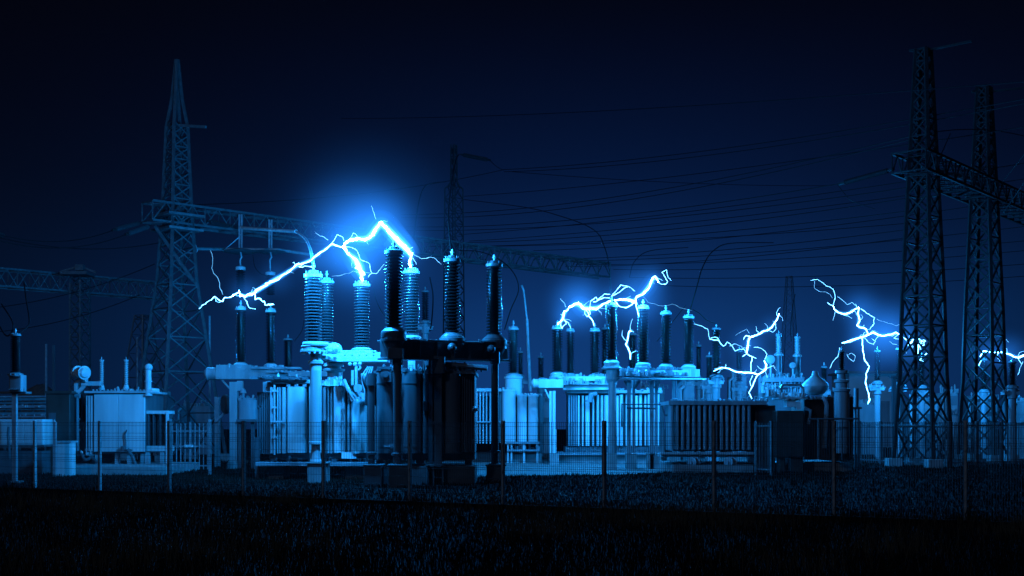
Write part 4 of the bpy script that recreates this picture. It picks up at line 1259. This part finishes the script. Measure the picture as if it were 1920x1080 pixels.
def arc(label, channels, depth_at, group='electric arcs'):
    """channels = [(kind, pixel radius start, end, strength, points)]; depth_at maps a pixel column to a depth"""
    first = channels[0][4][0]
    root = thing('electric_arc', label, 'lightning', P(first[0], first[1], depth_at(first[0])), group)
    for kind, r0, r1, st, pts in channels:
        w = [P(q[0], q[1], q[2] if len(q) > 2 else depth_at(q[0])) for q in pts]
        w = rough(w, .045, 2)
        n = len(w)
        rs = []
        for i, p in enumerate(w):
            t_ = i / (n - 1)
            r = (r0 + (r1 - r0) * t_) * arnd.choice((.6, .75, .9, 1, 1.1, 1.45)) * (.40 if kind == 'main_channel' else .42)
            if i == n - 1:
                r *= .4
            rs.append(S(r, p.y))
        o = part(kind, MB().tube(w, rs, 7), arc_mat(st if kind == 'main_channel' else round(st * .6, 1)), root, flat=False)
        if kind == 'main_channel' and len(w) > 12:
            for _ in range(3 + len(w) // 18):
                q0 = w[arnd.randrange(2, len(w) - 2)]
                st_ = S(arnd.uniform(3, 6), q0.y)
                dr = Vector((arnd.gauss(0, 1), arnd.gauss(0, .6), arnd.gauss(0, 1))).normalized()
                fl_ = [q0]
                for _k in range(arnd.randrange(3, 6)):
                    dr = (dr + Vector((arnd.gauss(0, .5), arnd.gauss(0, .4), arnd.gauss(0, .5)))).normalized()
                    fl_.append(fl_[-1] + dr * st_)
                rr0 = S(.36, q0.y)
                part('filament', MB().tube(fl_, [rr0 * (1 - .15 * i) for i in range(len(fl_))], 5), arc_mat(arnd.choice((2.5, 4.5))), o)
        if kind == 'main_channel':
            raw = [P(q[0], q[1], q[2] if len(q) > 2 else depth_at(q[0])) for q in pts]
            for _ in range(1):
                raw = [raw[0]] + [(a_ + b_ * 2 + c_) / 4 for a_, b_, c_ in zip(raw, raw[1:], raw[2:])] + [raw[-1]]
            sm = smooth_path(raw, 4)
            nn = len(sm) - 1
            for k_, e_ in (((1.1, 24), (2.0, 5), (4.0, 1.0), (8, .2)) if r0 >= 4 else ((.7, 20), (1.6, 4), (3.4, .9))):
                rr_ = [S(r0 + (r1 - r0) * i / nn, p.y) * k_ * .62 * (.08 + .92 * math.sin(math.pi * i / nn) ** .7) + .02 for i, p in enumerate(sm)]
                part('painted_halo', MB().tube(sm, rr_, 14), glow_mat(0, e_, even=True), o)  # glowing sheath added as a halo along the channel
    return root


def lin(x0, Y0, x1, Y1):
    return lambda x: Y0 + (Y1 - Y0) * min(1.2, max(-.2, (x - x0) / (x1 - x0)))


lights = []


def lamp(px, py, Y, power, r=.12):
    L = bpy.data.lights.new('arc_light', 'POINT')
    L.energy = power * LK
    L.color = (.010, .31, 1.0)
    L.shadow_soft_size = r
    o = bpy.data.objects.new('arc_light', L)
    o.location = P(px, py, Y)
    COL.objects.link(o)


LK = 1.25
d1 = lin(373, 48, 590, 38.6)


def d1b(x):
    for (a, ya), (b, yb) in zip(D1, D1[1:]):
        if x <= b:
            return ya + (yb - ya) * max(0, x - a) / (b - a)
    return D1[-1][1]


D1 = [(373, 57.5), (448, 48.5), (478, 45), (520, 39), (590, 37.2), (640, 36.5), (735, 36.2), (772, 40.8), (830, 40.8)]
A1 = arc('the largest branching arc leaping from the left bushings over the bright transformer', [
    ('main_channel', 1.9, 2.9, 14, [(437, 554), (448, 544), (451, 553), (459, 558), (469, 550), (478, 550), (490, 539), (509, 528), (528, 517), (543, 509), (560, 494), (569, 494), (584, 488), (601, 473), (621, 458), (625, 458), (644, 464)]),
    ('main_channel', 5.5, 5.5, 20, [(644, 464), (646, 457), (656, 450), (664, 449), (673, 447), (684, 450), (690, 447), (699, 440), (707, 426), (715, 416), (723, 426), (735, 440), (748, 453), (760, 466), (772, 474), (770, 484), (768, 493), (770, 500)]),
    ('main_channel', 4.5, 4.0, 18, [(644, 464), (651, 474), (660, 482), (670, 488), (675, 505, 38.6), (678, 516, 39.8), (680, 525, 40.6)]),
    ('branch', 1.6, .7, 12, [(437, 554), (418, 562), (410, 562), (402, 556), (394, 563), (386, 570), (379, 572), (373, 579)]),
    ('branch', 1.8, 1.8, 13, [(478, 550), (488, 560), (496, 566), (504, 570), (514, 571)]),
    ('branch', 1.1, .6, 10, [(459, 558), (463, 565), (465, 572), (471, 578), (478, 580)]),
    ('branch', .9, .8, 9, [(621, 458), (632, 440), (642, 444), (645, 452)]),
    ('branch', 1.0, .6, 9, [(648, 462), (660, 464), (666, 467), (675, 486), (684, 490), (693, 495), (697, 512), (690, 520)]),
    ('branch', .8, .4, 6, [(697, 512), (706, 513), (714, 503), (721, 495)]),
    ('branch', .4, .5, 3, [(622, 518), (640, 516), (656, 512), (662, 508), (697, 512)]),
    ('branch', .7, .3, 5, [(705, 411), (702, 402), (699, 394), (696, 385)]),
    ('branch', .8, .4, 5, [(615, 450), (604, 443), (591, 435)]),
    ('branch', .4, .9, 2.2, [(394, 469), (397, 503), (409, 522), (412, 539), (418, 553)]),
    ('branch', 1.4, 1.0, 10, [(569, 494), (560, 500), (574, 499), (586, 502)]),
    ('branch', .9, .5, 6, [(402, 556), (408, 566), (418, 562)]),
    ('branch', .7, .4, 5, [(772, 476), (790, 485), (806, 482), (815, 484), (828, 496)]),
    ('branch', .8, .6, 8, [(655, 450), (662, 437), (668, 440), (672, 446)]),
], d1b)
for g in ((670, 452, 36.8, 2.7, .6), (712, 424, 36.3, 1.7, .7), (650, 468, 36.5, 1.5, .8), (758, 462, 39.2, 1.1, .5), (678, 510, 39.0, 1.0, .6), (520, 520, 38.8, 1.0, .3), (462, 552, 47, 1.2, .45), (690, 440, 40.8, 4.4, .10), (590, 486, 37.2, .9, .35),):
    painted_halo(A1, *g)
for a in ((384, 568, 55.5, 420), (448, 546, 48, 350), (522, 520, 38.8, 1900), (588, 488, 37.2, 1000), (640, 458, 36.4, 1700), (672, 448, 36.3, 2000), (715, 420, 36.2, 1300), (767, 480, 40.2, 400), (677, 508, 38.8, 700)):
    lamp(*a)
D2 = [(1045, 54.5), (1068, 51), (1130, 49.2), (1205, 48.8), (1300, 50)]


def d2(x):
    for (a, ya), (b, yb) in zip(D2, D2[1:]):
        if x <= b:
            return ya + (yb - ya) * max(0, x - a) / (b - a)
    return D2[-1][1]


A2 = arc('the wide looping arc stretched across the middle bushings', [
    ('main_channel', 1.8, 2.4, 13, [(1046, 608), (1052, 602), (1056, 598), (1058, 583), (1068, 576)]),
    ('main_channel', 4.5, 3.2, 18, [(1068, 576), (1076, 571), (1084, 569), (1090, 573), (1094, 579), (1104, 580), (1108, 577), (1118, 580), (1130, 570), (1145, 564)]),
    ('main_channel', 2.6, 4.2, 16, [(1152, 563), (1164, 561), (1176, 562), (1190, 567), (1193, 557)]),
    ('main_channel', 4.0, 2.0, 16, [(1193, 557), (1205, 552), (1217, 540), (1224, 521), (1229, 518), (1234, 528)]),
    ('branch', 1.4, .5, 9, [(1234, 528), (1240, 533), (1248, 533), (1252, 528), (1246, 518), (1241, 511), (1250, 506), (1251, 515), (1253, 521), (1259, 526)]),
    ('branch', 1.8, 1.6, 12, [(1152, 563), (1161, 574), (1173, 577), (1185, 571), (1190, 566)]),
    ('branch', 2.0, 1.5, 13, [(1193, 560), (1193, 576), (1196, 586), (1198, 594)]),
    ('branch', 2.2, 1.4, 12, [(1099, 581), (1104, 593), (1108, 597), (1112, 603), (1114, 612)]),
    ('branch', 1.2, 1.2, 9, [(1106, 576), (1108, 564), (1118, 557), (1120, 562), (1133, 551), (1145, 552)]),
    ('branch', 1.1, .8, 9, [(1148, 553), (1157, 543), (1164, 534), (1172, 536), (1178, 537), (1191, 546)]),
    ('branch', 1.2, 1.0, 9, [(1145, 556), (1157, 550), (1171, 540), (1178, 537)]),
    ('branch', 1.4, 1.0, 10, [(1112, 566), (1123, 562), (1132, 558), (1144, 559)]),
    ('branch', 1.3, 1.3, 10, [(1056, 598), (1050, 606), (1054, 616), (1062, 607), (1056, 598)]),
    ('branch', 1.0, .8, 8, [(1058, 598), (1064, 604), (1068, 610), (1070, 616)]),
    ('branch', .9, .7, 7, [(1058, 584), (1054, 590), (1052, 602)]),
    ('branch', .7, .4, 5, [(1061, 575), (1056, 566), (1051, 560)]),
    ('branch', 1.2, 1.2, 9, [(1099, 578), (1096, 588), (1101, 594), (1107, 588), (1104, 580)]),
    ('branch', .4, .4, 2, [(1205, 556), (1215, 567), (1235, 573), (1260, 570), (1275, 577), (1298, 582)]),
], d2)
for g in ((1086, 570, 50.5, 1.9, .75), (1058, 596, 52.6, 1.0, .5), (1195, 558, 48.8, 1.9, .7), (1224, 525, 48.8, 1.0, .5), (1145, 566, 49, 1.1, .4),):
    painted_halo(A2, *g)
for a in ((1056, 590, 52.7, 500), (1080, 570, 50.6, 1500), (1118, 579, 49.5, 800), (1172, 561, 48.9, 900), (1197, 556, 48.7, 1100), (1224, 523, 48.7, 500)):
    lamp(*a)
arc('the small lone vertical arc behind the second table stand bushing', [
    ('main_channel', 1.6, 1.8, 13, [(1182, 620), (1179, 622), (1177, 636), (1173, 646), (1178, 653), (1181, 660), (1182, 674)]),
    ('branch', .5, .9, 4, [(1186, 598), (1182, 610), (1180, 622)]),
], lambda x: 52.5)
lamp(1176, 642, 52.2, 200)
A3 = arc('the crooked arc standing over the ribbed transformer', [
    ('main_channel', 2.0, 2.4, 14, [(1461, 588), (1458, 596), (1453, 604), (1447, 614), (1442, 618), (1431, 621), (1424, 626), (1418, 629), (1406, 632)]),
    ('main_channel', 2.6, 3.0, 15, [(1406, 632), (1404, 637), (1403, 642), (1402, 650), (1401, 656), (1400, 663)]),
    ('branch', 1.6, 1.2, 11, [(1406, 631), (1399, 629), (1396, 632), (1394, 637)]),
    ('branch', 1.5, 1.2, 11, [(1400, 663), (1396, 666), (1392, 669)]),
    ('branch', 1.5, 1.0, 11, [(1400, 663), (1409, 668), (1418, 672)]),
    ('branch', 1.0, 1.6, 10, [(1410, 669), (1408, 684), (1408, 697)]),
    ('main_channel', .8, 2.4, 13, [(1338, 696), (1346, 692), (1353, 689), (1360, 690), (1367, 691), (1375, 695), (1384, 698), (1396, 699), (1409, 699), (1422, 702)]),
    ('main_channel', 2.6, 2.4, 14, [(1422, 702), (1430, 697), (1436, 692), (1437, 684), (1433, 676)]),
    ('branch', .7, .6, 8, [(1434, 674), (1438, 664), (1434, 658), (1427, 653), (1420, 651), (1413, 651)]),
    ('branch', 1.8, 1.2, 12, [(1422, 702), (1416, 711), (1413, 718), (1411, 724), (1404, 736), (1407, 742), (1410, 748)]),
    ('branch', 1.0, .8, 9, [(1411, 704), (1406, 715), (1408, 724)]),
    ('branch', .5, .9, 6, [(1301, 607), (1315, 611), (1327, 617), (1329, 630), (1331, 636)]),
    ('branch', 1.4, .9, 9, [(1331, 636), (1340, 638), (1348, 638), (1352, 645), (1356, 649), (1360, 647), (1363, 641)]),
    ('branch', .8, .8, 8, [(1363, 641), (1373, 649), (1378, 658), (1386, 655), (1394, 654), (1399, 660)]),
    ('branch', .9, .8, 7, [(1333, 634), (1340, 632), (1346, 634), (1348, 638)]),
    ('branch', .7, .5, 6, [(1453, 607), (1455, 616), (1449, 623), (1442, 620)]),
    ('branch', .7, .4, 5, [(1461, 590), (1466, 595), (1468, 602)]),
    ('branch', .6, .4, 4, [(1368, 649), (1380, 645), (1392, 650)]),
    ('branch', .5, .3, 3, [(1405, 625), (1400, 617), (1390, 622), (1378, 630)]),
], lambda x: 50.5)
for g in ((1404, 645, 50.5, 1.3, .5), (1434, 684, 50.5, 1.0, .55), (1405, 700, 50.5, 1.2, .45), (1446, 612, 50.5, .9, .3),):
    painted_halo(A3, *g)
for a in ((1436, 620, 50.2, 350), (1402, 648, 50.2, 500), (1385, 697, 50.2, 350), (1425, 697, 50.1, 650)):
    lamp(*a)
A4 = arc('the tall forked arc left of the near right tower', [
    ('branch', .5, 1.0, 6, [(1520, 526), (1527, 524), (1533, 524), (1541, 529), (1549, 536), (1556, 538), (1562, 542), (1566, 558), (1564, 566), (1562, 573)]),
    ('branch', 1.2, .7, 8, [(1562, 573), (1556, 571), (1551, 567)]),
    ('main_channel', 1.6, 2.4, 13, [(1562, 573), (1564, 580), (1568, 583), (1576, 587), (1584, 589), (1592, 587), (1598, 584), (1604, 579), (1611, 577)]),
    ('main_channel', 2.4, 2.0, 13, [(1611, 577), (1609, 585), (1610, 593), (1612, 602), (1606, 610), (1613, 614), (1619, 615), (1624, 617), (1626, 622), (1627, 628)]),
    ('main_channel', 1.8, 2.8, 14, [(1579, 643), (1588, 641), (1596, 638), (1606, 635), (1616, 632), (1627, 628)]),
    ('main_channel', 3.0, 2.0, 16, [(1627, 628), (1633, 625), (1638, 623), (1646, 628), (1653, 630), (1664, 628), (1672, 627), (1680, 623), (1686, 627), (1693, 631)]),
    ('branch', 1.9, 1.9, 13, [(1616, 634), (1618, 651), (1619, 662), (1620, 671), (1625, 680), (1630, 687), (1627, 694), (1624, 700), (1624, 709), (1623, 718), (1626, 730), (1629, 740), (1631, 749), (1627, 758)]),
    ('branch', 1.1, .8, 9, [(1614, 579), (1622, 584), (1629, 589), (1640, 596), (1639, 607), (1635, 612), (1631, 618)]),
    ('branch', .4, .4, 3, [(1644, 598), (1660, 604), (1680, 611), (1688, 608), (1694, 608)]),
    ('branch', .6, .5, 5, [(1611, 577), (1602, 571), (1598, 567), (1589, 571), (1580, 563), (1570, 556)]),
    ('branch', .4, .4, 3, [(1527, 527), (1527, 540), (1538, 547), (1547, 547), (1555, 551), (1561, 559)]),
    ('branch', .8, .6, 6, [(1574, 652), (1571, 669), (1562, 678), (1556, 691)]),
    ('branch', 1.2, .8, 8, [(1580, 642), (1594, 642), (1606, 636)]),
    ('branch', .7, .6, 6, [(1622, 634), (1630, 643), (1638, 646), (1642, 640), (1634, 634)]),
    ('branch', .9, .6, 7, [(1684, 628), (1676, 634), (1684, 636), (1692, 632)]),
    ('branch', .5, .4, 4, [(1668, 640), (1674, 645), (1682, 646)]),
    ('branch', .6, .4, 4, [(1588, 664), (1592, 672), (1600, 678), (1604, 668), (1596, 662), (1589, 666)]),
], lambda x: 60.5)
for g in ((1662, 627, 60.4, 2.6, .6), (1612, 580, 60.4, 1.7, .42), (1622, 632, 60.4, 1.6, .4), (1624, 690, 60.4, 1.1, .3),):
    painted_halo(A4, *g)
for a in ((1580, 588, 60.2, 300), (1611, 585, 60.2, 500), (1625, 626, 60.2, 700), (1662, 628, 60.2, 1500), (1624, 690, 60.2, 400)):
    lamp(*a)
sp = [('main_channel', 1.2, 1.8, 12, [(1696, 634), (1702, 640), (1706, 645), (1710, 640), (1714, 634)])]
for k in range(16):
    x, y = arnd.uniform(1697, 1738), arnd.uniform(634, 672)
    sp.append(('spark', arnd.uniform(.8, 1.9), .6, 10, [(x, y), (x + arnd.uniform(-5, 5), y + arnd.uniform(-4, 6)), (x + arnd.uniform(-7, 7), y + arnd.uniform(2, 10))]))
sp.append(('branch', 1.6, 1.4, 13, [(1722, 646), (1722, 655), (1721, 664), (1726, 668), (1734, 666), (1738, 662)]))
A5 = arc('the cluster of sparks seen through the near right tower', sp, lambda x: 61.5)
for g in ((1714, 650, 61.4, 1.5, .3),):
    painted_halo(A5, *g)
lamp(1714, 652, 61.3, 600)
A6 = arc('the flat arc running off the right edge behind the far right tower', [
    ('main_channel', 2.0, 2.4, 14, [(1838, 669), (1841, 663), (1844, 658), (1850, 659), (1858, 661), (1870, 661), (1882, 660), (1892, 664), (1900, 668), (1909, 671), (1920, 666), (1934, 662)]),
    ('branch', 1.2, 1.5, 10, [(1840, 676), (1836, 684), (1832, 690), (1828, 690)]),
    ('branch', .8, .6, 7, [(1846, 664), (1841, 672), (1836, 678)]),
    ('branch', .6, .4, 4, [(1882, 640), (1886, 636), (1891, 642)]),
    ('branch', .6, .4, 5, [(1918, 678), (1912, 690), (1908, 704)]),
], lambda x: 61)
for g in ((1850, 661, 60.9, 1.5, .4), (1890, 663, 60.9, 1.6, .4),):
    painted_halo(A6, *g)
for a in ((1850, 662, 60.7, 500), (1890, 664, 60.7, 600)):
    lamp(*a)

# ================================================================== HAZE, SKY, FILL SUN, CAMERA
HZ = .00006
hm = bpy.data.materials.new('night_haze')
hm.use_nodes = True
nt = hm.node_tree
nt.nodes.clear()
o = nt.nodes.new('ShaderNodeOutputMaterial')
v = nt.nodes.new('ShaderNodeVolumePrincipled')
v.inputs['Color'].default_value = (.5, .7, 1, 1)
v.inputs['Density'].default_value = HZ
v.inputs['Anisotropy'].default_value = .0
nt.links.new(v.outputs[0], o.inputs['Volume'])
setting(part('haze', MB().box((0, 60, 10), (300, 140, 22)), hm, flat=True), 'stuff')

w = bpy.data.worlds.new('World')
sc.world = w
w.use_nodes = True
nt = w.node_tree
bg = nt.nodes['Background']
tc = nt.nodes.new('ShaderNodeTexCoord')
sx = nt.nodes.new('ShaderNodeSeparateXYZ')
nt.links.new(tc.outputs['Generated'], sx.inputs[0])
def ramp(stops):
    rp = nt.nodes.new('ShaderNodeValToRGB')
    rp.color_ramp.interpolation = 'B_SPLINE'
    e = rp.color_ramp.elements
    e[0].position, e[0].color = stops[0][0], (*stops[0][1], 1)
    e[1].position, e[1].color = stops[-1][0], (*stops[-1][1], 1)
    for p_, c_ in stops[1:-1]:
        e.new(p_).color = (*c_, 1)
    nt.links.new(sx.outputs['Z'], rp.inputs['Fac'])
    return rp


def mth(op, a, b=None):
    n = nt.nodes.new('ShaderNodeMath')
    n.operation = op
    for i, q in enumerate((a, b)):
        if q is None:
            continue
        if isinstance(q, (int, float)):
            n.inputs[i].default_value = q
        else:
            nt.links.new(q, n.inputs[i])
    return n.outputs[0]


night = ramp([(0, (.0010, .0045, .015)), (.15, (.0009, .0024, .0078)), (.24, (.0008, .0012, .0038)), (.33, (.0008, .0008, .0022)), (.5, (.0007, .0007, .0016))])
glow = ramp([(0, (.0042, .042, .18)), (.08, (.0034, .036, .155)), (.14, (.0018, .014, .068)), (.2, (.0006, .0055, .030)), (.27, (.0002, .0022, .013)), (.34, (0, .0002, .0008)), (.45, (0, 0, 0))])
dx = mth('SUBTRACT', sx.outputs['X'], .08)
g_ = mth('EXPONENT', mth('MULTIPLY', mth('MULTIPLY', dx, dx), -10.0))
g_ = mth('MULTIPLY', g_, mth('GREATER_THAN', sx.outputs['Y'], 0.0))
mx = nt.nodes.new('ShaderNodeMix')
mx.data_type = 'RGBA'
mx.blend_type = 'ADD'
mx.clamp_result = False
nt.links.new(g_, mx.inputs[0])
nt.links.new(night.outputs[0], mx.inputs[6])
nt.links.new(glow.outputs[0], mx.inputs[7])
nt.links.new(mx.outputs[2], bg.inputs['Color'])
bg.inputs['Strength'].default_value = 1.0

sn = bpy.data.lights.new('fill_sun', 'SUN')  # dim sun added as fill for surfaces facing the camera
sn.energy = .15
sn.color = (.38, .58, 1.0)
sn.angle = R(3)
so = bpy.data.objects.new('fill_sun', sn)
so.rotation_euler = (R(58), 0, R(-32))
so.location = (0, 0, 30)
COL.objects.link(so)

cam = bpy.data.cameras.new('camera')
co = bpy.data.objects.new('camera', cam)
co.location = (0, 0, CH)
co.rotation_euler = (R(90), 0, 0)
cam.sensor_width = 36
cam.lens = F / 1920 * 36
cam.shift_y = (HOR - 540) / 1920
cam.clip_end = 1000
cam.clip_start = .1
COL.objects.link(co)
sc.camera = co
sc.view_settings.view_transform = 'Standard'
sc.view_settings.look = 'None'
sc.view_settings.exposure = 0
sc.view_settings.gamma = 1
c = sc.cycles
c.use_denoising = True
c.max_bounces = 5
c.diffuse_bounces = 2
c.glossy_bounces = 2
c.volume_bounces = 0
c.transparent_max_bounces = 24
c.sample_clamp_indirect = 1.5
c.use_adaptive_sampling = False
c.blur_glossy = .6
